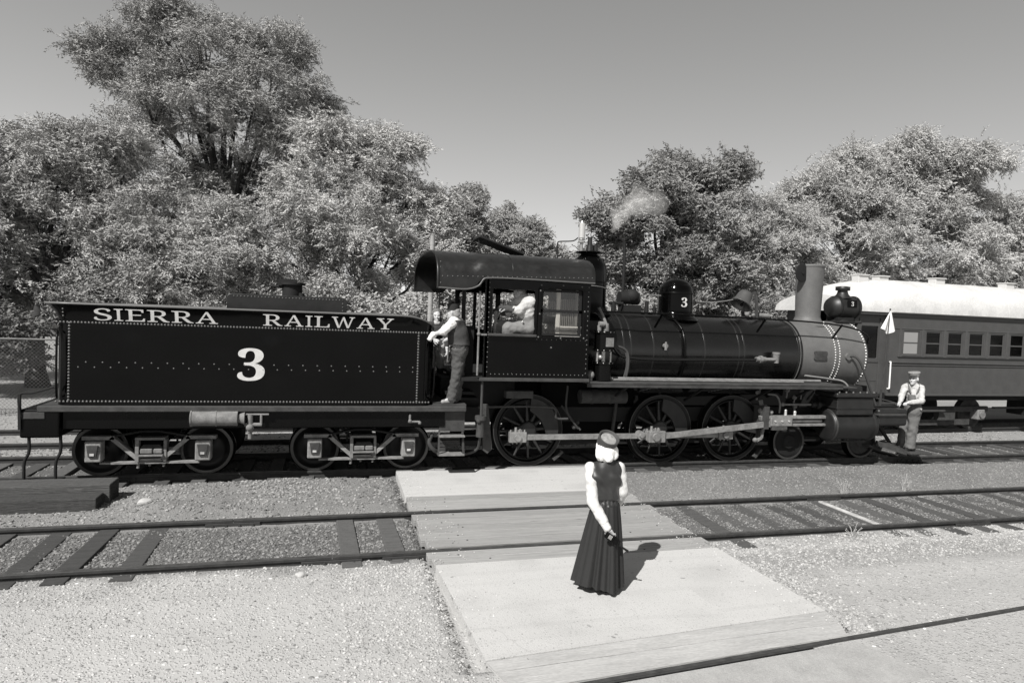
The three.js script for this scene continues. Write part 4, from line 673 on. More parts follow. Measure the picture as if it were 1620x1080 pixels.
// ---------- the tender ----------
{
  const T = thing('tender', 'black riveted tender with white lettering behind the engine cab', 'tender', [-1, 0, ZT1]);
  OX = -1;
  // deck and frame
  part(T, 'deck', [rb(-4.0, 2.3, 1.10, 1.19, -1.44, 1.44, 0.015), bx(1.75, 2.3, 1.19, 1.225, -1.4, 1.4)], M.deck);
  part(T, 'side_sill', [bx(-3.7, 1.95, 0.84, 1.1, 1.24, 1.34)], M.black); part(T, 'side_sill', [bx(-3.7, 1.95, 0.84, 1.1, -1.34, -1.24)], M.black);
  part(T, 'frame', [bx(-3.6, 1.9, 0.8, 1.1, -1.2, 1.2), bx(-3.9, -3.4, 0.7, 1.08, -0.6, 0.6)], M.soot);
  const eb = part(T, 'end_beam', [rb(-4.22, -3.72, 0.72, 1.14, -1.4, 1.42, 0.03, 2)], M.black);
  part(eb, 'beam_plate', [rb(-4.24, -3.9, 1.0, 1.1, 1.2, 1.435, 0.01)], M.deck);
  part(T, 'coupler', [rb(-4.55, -4.1, 0.8, 1.0, -0.12, 0.12, 0.04)], M.matte);
  // tank: rounded corners in plan
  const plan = (x0, x1, hz, r, n = 8) => rrect(x0, x1, -hz, hz, r, n);
  const tank = extrude(plan(-3.82, 1.74, 1.38, 0.24).map(([x, z]) => [x, -z]), 1.24).rotateX(-Math.PI / 2).translate(0, 1.19, 0);
  const tk = part(T, 'tank', [tank], M.gloss);
  // flared coping: the plan grows outward towards the top on the sides and the back, and dips at the front corner
  {
    const base = plan(-3.82, 1.74, 1.38, 0.24, 10).flatMap((p, i, all) => { const q = all[(i + 1) % all.length], n = Math.max(1, Math.round(Math.hypot(q[0] - p[0], q[1] - p[1]) / 0.12)); return [...Array(n)].map((_, k) => [p[0] + (q[0] - p[0]) * k / n, p[1] + (q[1] - p[1]) * k / n]); }), nr = 8, P = [], U = [], I = [], n = base.length;
    const dip = (x) => 0.25 * (1 - Math.sqrt(1 - Math.pow(clamp((x - 1.16) / 0.59, 0, 0.999), 2)));
    for (let k = 0; k <= nr; k++) { const t = k / nr, f = 0.17 * (1 - Math.cos(t * Math.PI / 2)) * 1.0 + 0.02 * t;
      for (let i = 0; i < n; i++) {
        const [x, z] = base[i], back = sstep(-x, 3.2, 3.8), front = sstep(x, 1.2, 1.6);
        const nx = x < -3.57 ? (x + 3.58) / 0.24 : 0, nz = Math.abs(z) > 1.13 ? Math.sign(z) * Math.min(1, (Math.abs(z) - 1.14) / 0.24) : 0, l = Math.hypot(nx, nz) || 1;
        const ff = f * (1 - front);
        P.push(x + nx / l * ff * 0.95, 2.43 + t * 0.25 - (t * dip(x)), z + nz / l * ff * 0.35); U.push(i / n, t);
      } }
    for (let k = 0; k < nr; k++) for (let i = 0; i < n; i++) { const j = (i + 1) % n, a = k * n + i, b = k * n + j, c = a + n, d = b + n; I.push(a, b, c, b, d, c); }
    const g = new THREE.BufferGeometry(); g.setAttribute('position', new THREE.Float32BufferAttribute(P, 3)); g.setAttribute('uv', new THREE.Float32BufferAttribute(U, 2)); g.setIndex(I); g.computeVertexNormals();
    const cop = part(tk, 'coping', [g], M.gloss);
    part(tk, 'coping_edge', [tube([...Array(n + 1)].map((_, i) => { const q = (nr * n + (i % n)) * 3; return [P[q], P[q + 1], P[q + 2]]; }), 0.016, 320, 6)], phys(0.12, 0.4, { specularIntensity: 1 }));
    part(tk, 'tank_top', [bx(-3.7, 1.6, 2.36, 2.4, -1.3, 1.3)], M.roofBlack);
  }
  const zf = 1.38;
  part(tk, 'rivet', [...rivets([...along([-3.78, 2.41, zf], [1.6, 2.41, zf], 0.046), ...along([-3.62, 1.27, zf], [-3.62, 2.4, zf], 0.046), ...along([1.46, 1.27, zf], [1.46, 2.4, zf], 0.046), ...along([-3.78, 1.25, zf], [1.66, 1.25, zf], 0.05)], 0.0185)], M.rivet, { kind: 'stuff' });
  part(tk, 'rivet', rivets([...along([-3.4, 1.83, zf], [1.38, 1.83, zf], 0.215), ...along([-3.5, 1.755, zf], [1.38, 1.755, zf], 0.215), ...along([-3.7, 2.5, zf], [-3.7, 2.6, zf + 0.02], 0.05)], 0.013), M.rivet, { kind: 'stuff' });
  // bead round the side panel
  part(tk, 'bead', [bx(-3.80, 1.64, 2.43, 2.445, zf, zf + 0.012), bx(1.58, 1.6, 1.3, 2.3, zf - 0.02, zf - 0.004)], M.black);
  part(tk, 'grab_rail', [tube([[-3.78, 1.3, zf - 0.04], [-3.76, 1.36, zf + 0.045], [-3.76, 2.2, zf + 0.045], [-3.78, 2.28, zf - 0.04]], 0.016, 24)], M.black);
  part(tk, 'grab_rail', [tube([[1.69, 1.3, zf - 0.1], [1.72, 1.36, zf + 0.02], [1.72, 2.2, zf + 0.02], [1.69, 2.28, zf - 0.1]], 0.016, 24)], M.black);
  // lettering
  const row = (txt, x0, x1, y0, y1, wts) => {
    const tot = wts.reduce((a, b) => a + b, 0) + 0.12 * (txt.length - 1); let x = x0; const s = (x1 - x0) / tot;
    for (let i = 0; i < txt.length; i++) { part(tk, 'letter', [letter(txt[i], x, x + wts[i] * s, 0, y1 - y0, 0.006, fontReg).rotateX(0.25).translate(0, y0, zf + 0.005)], M.letter); x += (wts[i] + 0.12) * s; }
  };
  row('SIERRA', -3.30, -1.62, 2.45, 2.63, [0.9, 0.45, 1, 1.15, 1.15, 1.2]);
  row('RAILWAY', -0.97, 1.04, 2.45, 2.63, [1.15, 1.15, 0.42, 0.95, 1.45, 1.15, 1.1]);
  part(tk, 'number', [letter('3', -1.33, -0.93, 1.58, 2.09, 0.006).translate(0, 0, zf + 0.001)], M.letter);
  // oil tank with its filler on top
  const ot = part(T, 'oil_tank', [extrude(rrect(-1.60, 0.30, 2.4, 2.93, 0.06), 1.2, 0.01).translate(0, 0, -0.6)], M.roofBlack);
  part(ot, 'rivet', rivets([...along([-1.5, 2.9, 0.612], [0.24, 2.9, 0.612], 0.055), ...along([0.24, 2.6, 0.612], [0.24, 2.9, 0.612], 0.055)], 0.012), M.rivet, { kind: 'stuff' });
  part(ot, 'filler_hatch', [cy(-0.62, 2.94, 3.14, 0, 0.17, 0.17, 20), cy(-0.62, 3.14, 3.18, 0, 0.22, 0.22, 20), bx(-0.85, -0.55, 3.12, 3.24, -0.12, 0.12), cx(-0.98, -0.75, 3.1, 0.05, 0.025), cy(-0.45, 2.94, 3.0, 0.2, 0.05)], M.matte);
  // brake cylinder, cocks and pipes under the deck
  const bc = part(T, 'brake_cylinder', [cx(-1.95, -1.3, 1.0, 1.42, 0.115, 0.115, 24), cx(-1.62, -1.60, 1.0, 1.42, 0.122, 0.122, 24), cx(-1.3, -1.2, 1.0, 1.42, 0.06, 0.1, 16), cx(-1.97, -1.95, 1.0, 1.42, 0.125, 0.125, 24)], M.dusty);
  part(T, 'triple_valve', [cy(-1.12, 0.78, 1.06, 1.42, 0.045, 0.04, 12), cx(-1.2, -0.95, 0.9, 1.42, 0.03), cy(-0.96, 0.9, 1.06, 1.42, 0.02), ball(-1.12, 0.86, 1.45, 0.06), cx(-1.25, -0.85, 1.06, 1.42, 0.016), cy(-1.12, 0.68, 0.78, 1.42, 0.03)], M.dusty);
  part(T, 'drain_cock', [cy(1.36, 0.95, 1.05, 1.38, 0.02), cx(1.33, 1.52, 0.93, 1.4, 0.018), ball(1.36, 0.94, 1.4, 0.032), ball(1.52, 0.91, 1.4, 0.03)], M.dusty);
  // trucks
  for (const cxx of [-2.6, 0.615]) {
    for (const s of [1, -1]) for (const dx of [-0.765, 0.765]) {
      const w = part(T, 'truck_wheel', [wheelDisc(0.4, s).translate(cxx + dx, 0.4, s * 0.73)], M.tyre);
      part(w, 'tyre_edge', [lathe([[0.352, 0.056], [0.396, 0.058], [0.401, 0.048], [0.352, 0.05]], 40).rotateX(Math.PI / 2 * s).translate(cxx + dx, 0.4, s * 0.73)], M.tyreEdge);
    }
    for (const dx of [-0.765, 0.765]) part(T, 'axle', [cz(cxx + dx, 0.4, -0.95, 0.95, 0.06)], M.soot);
    for (const s of [1, -1]) {
      const z = s * 1.0;
      part(T, 'truck_frame', [bar([cxx - 0.94, 0.645, z], [cxx - 0.5, 0.645, z], 0.13, 0.055), bar([cxx - 0.55, 0.65, z], [cxx - 0.16, 0.3, z], 0.13, 0.06), bar([cxx + 0.55, 0.65, z], [cxx + 0.16, 0.3, z], 0.13, 0.06), bar([cxx + 0.94, 0.645, z], [cxx + 0.5, 0.645, z], 0.13, 0.055), bar([cxx - 0.17, 0.3, z], [cxx + 0.17, 0.3, z], 0.13, 0.04), bar([cxx - 0.7, 0.25, z], [cxx + 0.7, 0.25, z], 0.1, 0.03)], M.frameDust);
      part(T, 'arch_bar', [bar([cxx - 0.55, 0.66, z], [cxx - 0.12, 0.74, z], 0.1, 0.03), bar([cxx + 0.55, 0.66, z], [cxx + 0.12, 0.74, z], 0.1, 0.03), bar([cxx - 0.12, 0.74, z], [cxx + 0.12, 0.74, z], 0.1, 0.03)], M.matte);
      for (const dx of [-0.765, 0.765]) {
        const j = part(T, 'journal_box', [rb(cxx + dx - 0.115, cxx + dx + 0.115, 0.29, 0.61, z - 0.1 + s * 0.06, z + 0.1 + s * 0.06, 0.025, 2)], M.frameDust);
        part(j, 'box_lid', [extrude([[-0.075, 0.15], [0.075, 0.15], [0.05, -0.02], [-0.05, -0.02]], 0.02, 0.004).translate(cxx + dx, 0.4, z + s * 0.165)], M.dustyDark);
        part(j, 'box_boss', [bx(cxx + dx - 0.03, cxx + dx + 0.03, 0.4, 0.435, z + s * 0.16, z + s * 0.2)], M.offWhite);
      }
      part(T, 'bolster', [rb(cxx - 0.2, cxx + 0.22, 0.62, 0.66, z - 0.12, z + 0.14, 0.006), bx(cxx - 0.2, cxx - 0.15, 0.28, 0.62, z - 0.08, z + 0.12), bx(cxx + 0.19, cxx + 0.23, 0.28, 0.62, z - 0.08, z + 0.08)], M.dusty);
      part(T, 'spring_plank', [rb(cxx - 0.15, cxx + 0.19, 0.36, 0.39, z - 0.1, z + 0.13, 0.006), rb(cxx - 0.14, cxx + 0.04, 0.4, 0.48, z - 0.08, z + 0.11, 0.02), rb(cxx + 0.05, cxx + 0.18, 0.4, 0.48, z - 0.08, z + 0.11, 0.02)], M.dusty);
      part(T, 'leaf_spring', [0, 1, 2].map((k) => rb(cxx - 0.14 + k * 0.02, cxx + 0.18 - k * 0.02, 0.485 + k * 0.018, 0.5 + k * 0.018, z - 0.06, z + 0.09, 0.004)), M.dustyDark);
      part(T, 'truck_bolt', [cy(cxx - 0.18, 0.16, 0.27, z, 0.025, 0.025, 6), cy(cxx - 0.02, 0.19, 0.27, z, 0.02, 0.02, 6), cy(cxx + 0.18, 0.18, 0.27, z, 0.022, 0.022, 6)], M.dusty);
    }
    part(T, 'truck_bolster', [bx(cxx - 0.16, cxx + 0.16, 0.5, 0.8, -1.0, 1.0)], M.soot);
  }
  // steps at both ends
  {
    const st = part(T, 'step', [bx(1.86, 2.3, 0.75, 1.1, 1.28, 1.32), bar([1.87, 0.75, 1.3], [1.86, 0.36, 1.38], 0.03), bar([2.27, 0.75, 1.3], [2.29, 0.36, 1.38], 0.03), bar([1.87, 0.36, 1.2], [1.86, 0.36, 1.4], 0.03), bar([2.29, 0.36, 1.2], [2.29, 0.36, 1.4], 0.03)], M.dustyDark);
    part(st, 'step_tread', [rb(1.86, 2.3, 0.66, 0.69, 1.14, 1.42, 0.006)], M.dusty); part(st, 'step_tread', [rb(1.86, 2.3, 0.345, 0.375, 1.14, 1.42, 0.006)], M.dusty);
    part(st, 'step_board', [0, 1, 2, 3].map((k) => bx(1.89, 2.26, 0.39 + k * 0.065, 0.435 + k * 0.065, 1.14, 1.155)), M.dustyDark);
    part(T, 'hose', [tube([[1.78, 0.7, 1.2], [1.72, 0.55, 1.22], [1.8, 0.42, 1.22], [1.95, 0.34, 1.1]], 0.035, 30, 8)], M.dustyDark);
    for (const [x, z] of [[-4.12, 1.36], [-4.02, -0.9], [-3.72, 1.36]]) part(T, 'step_hanger', [tube([[x, 0.74, z], [x + 0.0, 0.5, z], [x - 0.05, 0.38, z], [x - 0.06, 0.1, z]], 0.022, 20)], M.matte);
    part(T, 'foot_step', [rb(-4.24, -3.7, 0.07, 0.1, 1.2, 1.42, 0.006), rb(-4.3, -3.8, 0.09, 0.12, -1.0, -0.75, 0.006)], M.matte);
    part(T, 'end_rail', [tube([[-4.17, 1.0, 1.42], [-4.2, 1.1, 1.45], [-4.2, 1.36, 1.45], [-4.05, 1.38, 1.44], [-3.8, 1.46, 1.4]], 0.016, 30), bar([-4.21, 0.85, 1.43], [-4.21, 1.36, 1.45], 0.035), bar([-4.2, 1.14, -1.3], [-4.2, 1.75, -1.3], 0.04), bar([-4.2, 1.75, -1.3], [-3.75, 1.75, -1.3], 0.03), bar([-4.0, 1.14, 0.6], [-4.0, 1.42, 0.6], 0.05)], M.matte);
  }
  OX = 0;
}
// ---------- passenger coach on the track behind ----------
{
  const C = thing('passenger_coach', 'dark passenger coach with a white arched roof and a row of windows, behind the engine', 'railway coach', [13.2, 0, T3Z(13.2)]);
  C.rotation.y = 0.028;
  const LEN = 22, hz = 1.40, X0 = 1.05;                                  // the body begins behind the vestibule
  const pitch = 0.772, ww = 0.55, nWin = 24, wx = (i) => X0 + 0.47 + i * pitch;
  const holes = []; for (let i = 0; i < nWin; i++) holes.push(rrect(wx(i), wx(i) + ww, 2.12, 2.76, 0.02, 1));
  for (const s of [1, -1]) {
    part(C, 'body_side', [extrude([[X0, 1.04], [LEN, 1.04], [LEN, 3.2], [X0, 3.2]], 0.05, 0, s > 0 ? holes : []).translate(0, 0, s > 0 ? hz - 0.05 : -hz)], M.coach);
    part(C, 'belt_rail', [rb(X0, LEN, 1.90, 1.94, s * hz - 0.03, s * hz + 0.03, 0.006), rb(X0, LEN, 1.83, 1.85, s * hz - 0.03, s * hz + 0.022, 0.006), rb(X0 + 0.3, LEN, 2.06, 2.1, s * hz - 0.03, s * hz + 0.035, 0.006), rb(X0, LEN, 1.02, 1.07, s * hz - 0.03, s * hz + 0.025, 0.006), rb(X0, LEN, 3.12, 3.2, s * hz - 0.02, s * hz + 0.03, 0.008), rb(X0, LEN, 2.80, 2.83, s * hz - 0.02, s * hz + 0.012, 0.005)], M.coachTrim);
    part(C, 'pilaster', [...Array(nWin + 1)].map((_, i) => rb(wx(i) - 0.145, wx(i) - 0.075, 2.1, 2.80, s * hz - 0.02, s * hz + 0.014, 0.005)), M.coachTrim);
    part(C, 'rivet', rivets([...along([X0 + 0.05, 1.87, s * hz + 0.005], [12, 1.87, s * hz + 0.005], 0.075)], 0.012, [0, 0, s]), M.coachTrim, { kind: 'stuff' });
  }
  for (let i = 0; i < nWin; i++) {
    const x = wx(i), f = part(C, 'window', [bx(x, x + ww, 2.42, 2.455, hz - 0.045, hz - 0.02), bx(x, x + 0.035, 2.12, 2.76, hz - 0.044, hz - 0.012), bx(x + ww - 0.035, x + ww, 2.12, 2.76, hz - 0.044, hz - 0.012), bx(x + 0.036, x + ww - 0.036, 2.12, 2.15, hz - 0.043, hz - 0.013), bx(x + 0.036, x + ww - 0.036, 2.73, 2.76, hz - 0.043, hz - 0.013)], M.coachTrim);
    if (i === 0) part(f, 'window_blind', [bx(x + 0.036, x + ww - 0.036, 2.15, 2.73, hz - 0.03, hz - 0.022)], std(0.26, 0.8));
    else { part(f, 'pane', [bx(x + 0.036, x + ww - 0.036, 2.15, 2.42, hz - 0.034, hz - 0.03)], M.darkGlass); part(f, 'pane', [bx(x + 0.036, x + ww - 0.036, 2.455, 2.73, hz - 0.034, hz - 0.03)], M.darkGlass); }
    part(f, 'sill', [rb(x - 0.06, x + ww + 0.06, 2.085, 2.12, hz - 0.02, hz + 0.045, 0.006)], M.coachTrim);
    if (i < 10) part(C, 'seat', [rb(x + 0.1, x + 0.25, 1.6, 2.3, 0.2, 1.2, 0.04)], M.dustyDark);
  }
  part(C, 'floor', [bx(0.0, LEN, 1.0, 1.06, -hz + 0.06, hz - 0.06), bx(X0 + 0.2, LEN, 3.0, 3.05, -1.3, 1.3)], M.matte);
  part(C, 'end_wall', [bx(LEN - 0.05, LEN, 1.04, 3.6, -1.34, 1.34), bx(X0, X0 + 0.05, 1.04, 3.6, -1.34, 1.34)], M.coach);
  // vestibule with its door, set back a little
  const vs = part(C, 'vestibule', [extrude([[0, 1.04], [X0, 1.04], [X0, 3.25], [0, 3.25]], 0.05, 0, [rrect(0.22, 0.78, 2.0, 2.85, 0.02, 1)]).translate(0, 0, 1.24), bx(0, 0.06, 1.04, 3.5, -1.28, -0.4), bx(0, 0.06, 1.04, 3.5, 0.4, 1.24), bx(0, X0, 1.04, 3.25, -1.29, -1.24)], M.coach);
  part(vs, 'vestibule_door', [bx(0.14, 0.17, 1.1, 3.05, 1.285, 1.31), bx(0.82, 0.85, 1.1, 3.05, 1.285, 1.31), bx(0.17, 0.82, 1.9, 1.93, 1.285, 1.31), bx(0.2, 0.8, 1.4, 1.42, 1.285, 1.3)], M.coachTrim);
  part(vs, 'pane', [bx(0.22, 0.78, 2.0, 2.85, 1.26, 1.265)], M.darkGlass);
  part(vs, 'diaphragm', [bx(-0.12, 0, 1.0, 3.4, -0.5, -0.4), bx(-0.12, 0, 1.0, 3.4, 0.4, 0.5)], M.matte);
  part(C, 'grab_rail', [cy(X0 + 0.03, 1.22, 1.92, hz + 0.06, 0.02, 0.02, 8), bx(X0 + 0.01, X0 + 0.05, 1.2, 1.23, hz, hz + 0.06), bx(X0 + 0.01, X0 + 0.05, 1.91, 1.94, hz, hz + 0.06)], M.white);
  part(C, 'vestibule_step', [bx(0.15, 0.95, 0.72, 0.76, 1.0, 1.4), bx(0.15, 0.95, 0.4, 0.44, 1.1, 1.45), bx(0.12, 0.15, 0.4, 1.1, 1.0, 1.42), bx(0.95, 0.98, 0.4, 1.1, 1.0, 1.42)], M.matte);
  // arched roof, drawn down at the end
  {
    const NX = 34, NT = 40, P = [], I = [];
    for (let i = 0; i <= NX; i++) { const x = i < 14 ? -0.3 + 2.55 * Math.pow(i / 14, 1.6) : 2.25 + (LEN + 0.2 - 2.25) * (i - 14) / (NX - 14);
      const e = 1 - Math.pow(clamp(1 - (x + 0.3) / 2.4, 0, 1), 2.2), crown = 3.28 + 0.90 * (0.42 + 0.58 * e);
      for (let k = 0; k <= NT; k++) { const a = (k / NT - 0.5) * Math.PI, z = 1.47 * Math.sign(a) * Math.pow(Math.abs(Math.sin(a)), 0.9), y = 3.22 + (crown - 3.22) * Math.pow(Math.cos(a) + 1e-6, 0.85); P.push(x, y, z); } }
    for (let i = 0; i < NX; i++) for (let k = 0; k < NT; k++) { const a = i * (NT + 1) + k, b = a + 1, c = a + NT + 1, d = c + 1; I.push(a, c, b, b, c, d); }
    for (const i of [0, NX]) { const c0 = P.length / 3; P.push(P[i * (NT + 1) * 3], 3.22, 0); for (let k = 0; k < NT; k++) I.push(c0, i * (NT + 1) + k, i * (NT + 1) + k + 1); }
    const g = new THREE.BufferGeometry(); g.setAttribute('position', new THREE.Float32BufferAttribute(P, 3)); g.setIndex(I); g.computeVertexNormals();
    const roof = part(C, 'roof', [g], M.coachRoof);
    part(roof, 'gutter', [rb(X0, LEN + 0.1, 3.2, 3.235, 1.4, 1.49, 0.008)], M.coachTrim);
    part(roof, 'roof_seam', [...Array(9)].map((_, i) => tube([...Array(12)].map((_, k) => { const a = (k / 11) * Math.PI / 2, z = 1.47 * Math.pow(Math.sin(a), 0.9), y = 3.22 + 0.965 * Math.pow(Math.cos(a) + 1e-6, 0.85); return [3 + i * 2.2, y, z]; }), 0.006, 24, 4)), M.coachRoof);
    for (const [x, z] of [[1.02, 0.3], [1.6, 0.42], [3.55, 0.5], [6.25, 0.5], [9.2, 0.5]]) {
      const y = 3.22 + 0.955 * Math.pow(Math.cos(Math.asin(Math.pow(z / 1.47, 1 / 0.9))), 0.85) - (x < 2 ? 0.05 : 0);
      const v = part(C, 'roof_vent', [rb(x - 0.17, x + 0.17, y - 0.12, y + 0.13, z - 0.1, z + 0.16, 0.012)], std(0.5, 0.8)); part(v, 'vent_cap', [rb(x - 0.185, x + 0.185, y + 0.125, y + 0.155, z - 0.14, z + 0.2, 0.006)], std(0.5, 0.8));
    }
    part(roof, 'end_lip', [rb(0.0, X0 + 0.1, 3.14, 3.24, 1.2, 1.44, 0.02)], M.coach);
  }
  // running gear in the shade
  part(C, 'underframe', [bx(0.4, LEN, 0.86, 1.0, -1.1, 1.1), bx(6.5, 9.0, 0.42, 0.9, 0.6, 1.25), bx(10, 12, 0.5, 0.9, -0.2, 1.2)], M.matte);
  for (const bxx of [3.6, 18]) {
    for (const s of [1, -1]) for (const dx of [-1.2, 1.2]) part(C, 'wheel', [wheelDisc(0.44, s).translate(bxx + dx, 0.44, s * 0.73)], M.dustyDark);
    for (const s of [1, -1]) { part(C, 'bogie_frame', [rb(bxx - 1.6, bxx + 1.6, 0.52, 0.68, s * 1.0 - 0.04, s * 1.0 + 0.04, 0.03), bx(bxx - 0.3, bxx + 0.3, 0.3, 0.6, s * 1.0 - 0.08, s * 1.0 + 0.08)], M.dustyDark);
      for (const dx of [-1.2, 1.2]) part(C, 'journal_box', [rb(bxx + dx - 0.14, bxx + dx + 0.14, 0.3, 0.6, s * 1.0 - 0.1, s * 1.0 + 0.16, 0.04, 2), cz(bxx + dx, 0.45, s * 1.06, s * 1.2, 0.1)], M.dusty); }
  }
  part(C, 'truss_rod', [rb(2.5, 3.4, 0.55, 0.6, 1.1, 1.2, 0.01), rb(5.3, 6.6, 0.62, 0.67, 1.05, 1.15, 0.01), bx(1.4, 4.6, 0.14, 0.3, 0.9, 0.96)], M.dustyDark);
}
// ---------- pale pole behind the gangway ----------
{
  const p = thing('utility_pole', 'pale slender pole rising through the trees behind the gap between tender and cab', 'pole', [2.9, 0, -19.6]);
  part(p, 'pole_shaft', [cy(0, -0.2, 5.0, 0, 0.085, 0.07, 14)], std(0.42, 0.85, { map: rep(TX.wood, 0.3, 1) })); part(p, 'pole_cap', [cy(0, 5.0, 5.06, 0, 0.075, 0.03, 14)], M.dusty);
  part(p, 'pole_bracket', [rod([0, 4.4, 0], [0.5, 4.75, 0.1], 0.02)], M.matte);
}
// ---------- chain-link fence at the far left ----------
{
  const x0 = -16, x1 = -5.2, zf = -18.2, hgt = 1.75;
  const f = thing('chain_link_fence', 'wire mesh fence on thin steel posts behind the left end of the tender', 'fence', [-10, 0, zf]);
  OX = -10;
  for (let x = x0; x <= x1 + 0.1; x += 2.7) part(f, 'fence_post', [cy(x, -0.15, hgt + 0.05, 0, 0.03, 0.03, 10), ball(x, hgt + 0.06, 0, 0.04, 8)], M.dusty);
  part(f, 'top_rail', [cx(x0, x1, hgt, 0, 0.022, 0.022, 8)], M.dusty);
  const wires = [], w = 0.0035;
  for (let d = 0; d < 2; d++) for (let x = x0 - hgt; x < x1; x += 0.085) {
    let a = x, b = x + hgt, ya = 0, yb = hgt; if (a < x0) { ya = x0 - a; a = x0; } if (b > x1) { yb = hgt - (b - x1); b = x1; }
    if (yb - ya < 0.05) continue;
    const z = d ? 0.005 : -0.005, A = d ? [a, hgt - ya, z] : [a, ya, z], B = d ? [b, hgt - yb, z] : [b, yb, z];
    wires.push(rod(A, B, w, w, 3));
  }
  part(f, 'wire_mesh', wires, M.dusty, { kind: 'stuff' }); OX = 0;
}
// ---------- trees ----------
const BARK = std(0.05, 0.95, { map: rep(TX.wood, 0.6, 1) });
const leafMats = {};
function leafMat(v) { return (leafMats[v] ??= new THREE.MeshPhysicalMaterial({ color: G(v * 0.98), roughness: 0.85, specularIntensity: 0.25 })); }
function sprayGeo(n, len, leaf, wid, droop) {             // a twig of pointed leaves
  const P = [], N = [];
  for (let i = 0; i < n; i++) {
    const t = (i + 0.4) / n, side = i % 2 ? 1 : -1, bxp = t * len, by = -droop * t * t * len, bz = rr(-0.03, 0.03);
    const a = side * rr(0.5, 1.1), up = rr(-0.6, 0.35), L = leaf * rr(0.7, 1.15);
    const d = V(Math.cos(a) * Math.cos(up), Math.sin(up) - droop * 0.5, Math.sin(a) * Math.cos(up)).normalize(), s = V(rr(-1, 1), rr(-0.6, 0.6), rr(-1, 1)).cross(d).normalize().multiplyScalar(wid * rr(0.8, 1.2) / 2);
    const b = V(bxp, by, bz), m = b.clone().addScaledVector(d, L * 0.45), e = b.clone().addScaledVector(d, L);
    const l = m.clone().add(s), r = m.clone().sub(s); l.y += 0.004;
    for (const [q1, q2, q3] of [[b, r, l], [r, e, l]]) P.push(...q1.toArray(), ...q2.toArray(), ...q3.toArray());
  }
  const g = new THREE.BufferGeometry(); g.setAttribute('position', new THREE.Float32BufferAttribute(P, 3)); g.setAttribute('uv', new THREE.BufferAttribute(new Float32Array(P.length / 3 * 2), 2)); g.computeVertexNormals(); return g;
}
const SPRAYS = { fine: sprayGeo(19, 0.40, 0.105, 0.030, 0.35), broad: sprayGeo(13, 0.36, 0.115, 0.05, 0.15) };
function tree(o) {                                         // o: name, label, base [x, z], lobes [[x, y, r]...] at depth z, depth spread, tone, kind
  const [bx0, bz0] = o.base, t = thing(o.name, o.label, o.category || 'tree', [bx0, groundY(bx0, bz0) - 0.05, bz0]);
  const lobes = o.lobes.map(([x, y, r], i) => [x - bx0, y, o.z - bz0 + (o.spread ?? 1.6) * gauss() * (i % 2 ? 1 : 0.8), r]);
  // trunk and limbs: each lobe hangs on a bough that leaves the trunk lower down
  const topY = Math.max(...lobes.map((l) => l[1])), wood = [], tr = o.trunk ?? 0.28;
  const lean = (y) => { const k = clamp(y / topY, 0, 1); return [(o.lean ?? 0) * k * k + 0.25 * Math.sin(k * 5 + bx0), y, 0.2 * Math.sin(k * 4 + 1)]; };
  if (o.trunkTop !== 0) {
    const H = (o.trunkTop ?? 0.62) * topY, pts = [...Array(9)].map((_, i) => lean(H * i / 8));
    for (let i = 0; i < 8; i++) wood.push(rod(pts[i], pts[i + 1], tr * (1 - 0.09 * i) * (i ? 1 : 1.25), tr * (1 - 0.09 * (i + 1)), 10));
    const tk = part(t, 'trunk', wood, BARK);
    for (const [x, y, z, r] of lobes) {
      const s = lean(Math.max(0.9, Math.min(H * 0.98, y * rr(0.35, 0.6)))), m = [s[0] * 0.45 + x * 0.55 + rr(-0.3, 0.3), s[1] * 0.45 + y * 0.55 - 0.1 * Math.hypot(x - s[0], z - s[2]), s[2] * 0.5 + z * 0.5], w = tr * 0.3;
      const seg = [rod(s, m, w, w * 0.7, 7), rod(m, [x, y + r * 0.4, z], w * 0.7, w * 0.2, 6)];
      for (let k = 0; k < 4; k++) { const a = rr(0, 6.3); seg.push(rod([m[0] * 0.3 + x * 0.7, m[1] * 0.3 + y * 0.7, m[2] * 0.3 + z * 0.7], [x + r * 0.7 * Math.cos(a), y + r * rr(0, 0.8), z + r * 0.7 * Math.sin(a)], w * 0.3, w * 0.08, 5)); }
      part(t, 'branch', seg, BARK);
    }
  }
  const mats = [], cols = [], m4 = new THREE.Matrix4(), q = new THREE.Quaternion(), e = new THREE.Euler(), sc = o.leaf ?? 1, dens = o.dens ?? 1;
  for (const [x, y, z, r] of lobes) {
    const nc = Math.round((8 + 4.6 * r * r) * (o.clumps ?? 1));
    for (let c = 0; c < nc; c++) {
      const u = rr(-1, 1), a = rr(0, Math.PI * 2), s = Math.sqrt(1 - u * u), rad = r * (0.55 + 0.55 * Math.pow(rnd(), 0.5));
      const cxp = x + rad * s * Math.cos(a), cyp = y + rad * u * 0.92, czp = z + rad * s * Math.sin(a), cr = rr(0.32, 0.78) * (o.clumpSize ?? 1), tone = rr(0.8, 1.15), yaw = rr(0, 6.3);
      const n = Math.round(62 * dens * Math.pow(cr / 0.45, 1.75));
      for (let k = 0; k < n; k++) {
        const X = cxp + gauss() * cr * 0.9, Y = cyp + gauss() * cr * 0.5, Z = czp + gauss() * cr; if (Y < 0.15) continue;
        e.set(rr(-0.9, 0.9), yaw + rr(-1.6, 1.6), rr(-0.8, 0.9)); q.setFromEuler(e); const f = sc * rr(0.7, 1.25);
        m4.compose(V(X, Y, Z), q, V(f, f, f)); mats.push(m4.clone()); cols.push(tone * rr(0.85, 1.12));
      }
    }
  }
  const im = new THREE.InstancedMesh(SPRAYS[o.kind ?? 'broad'], leafMat(o.tone ?? 0.3), mats.length);
  mats.forEach((m, i) => { im.setMatrixAt(i, m); im.setColorAt(i, new THREE.Color(cols[i], cols[i], cols[i])); });
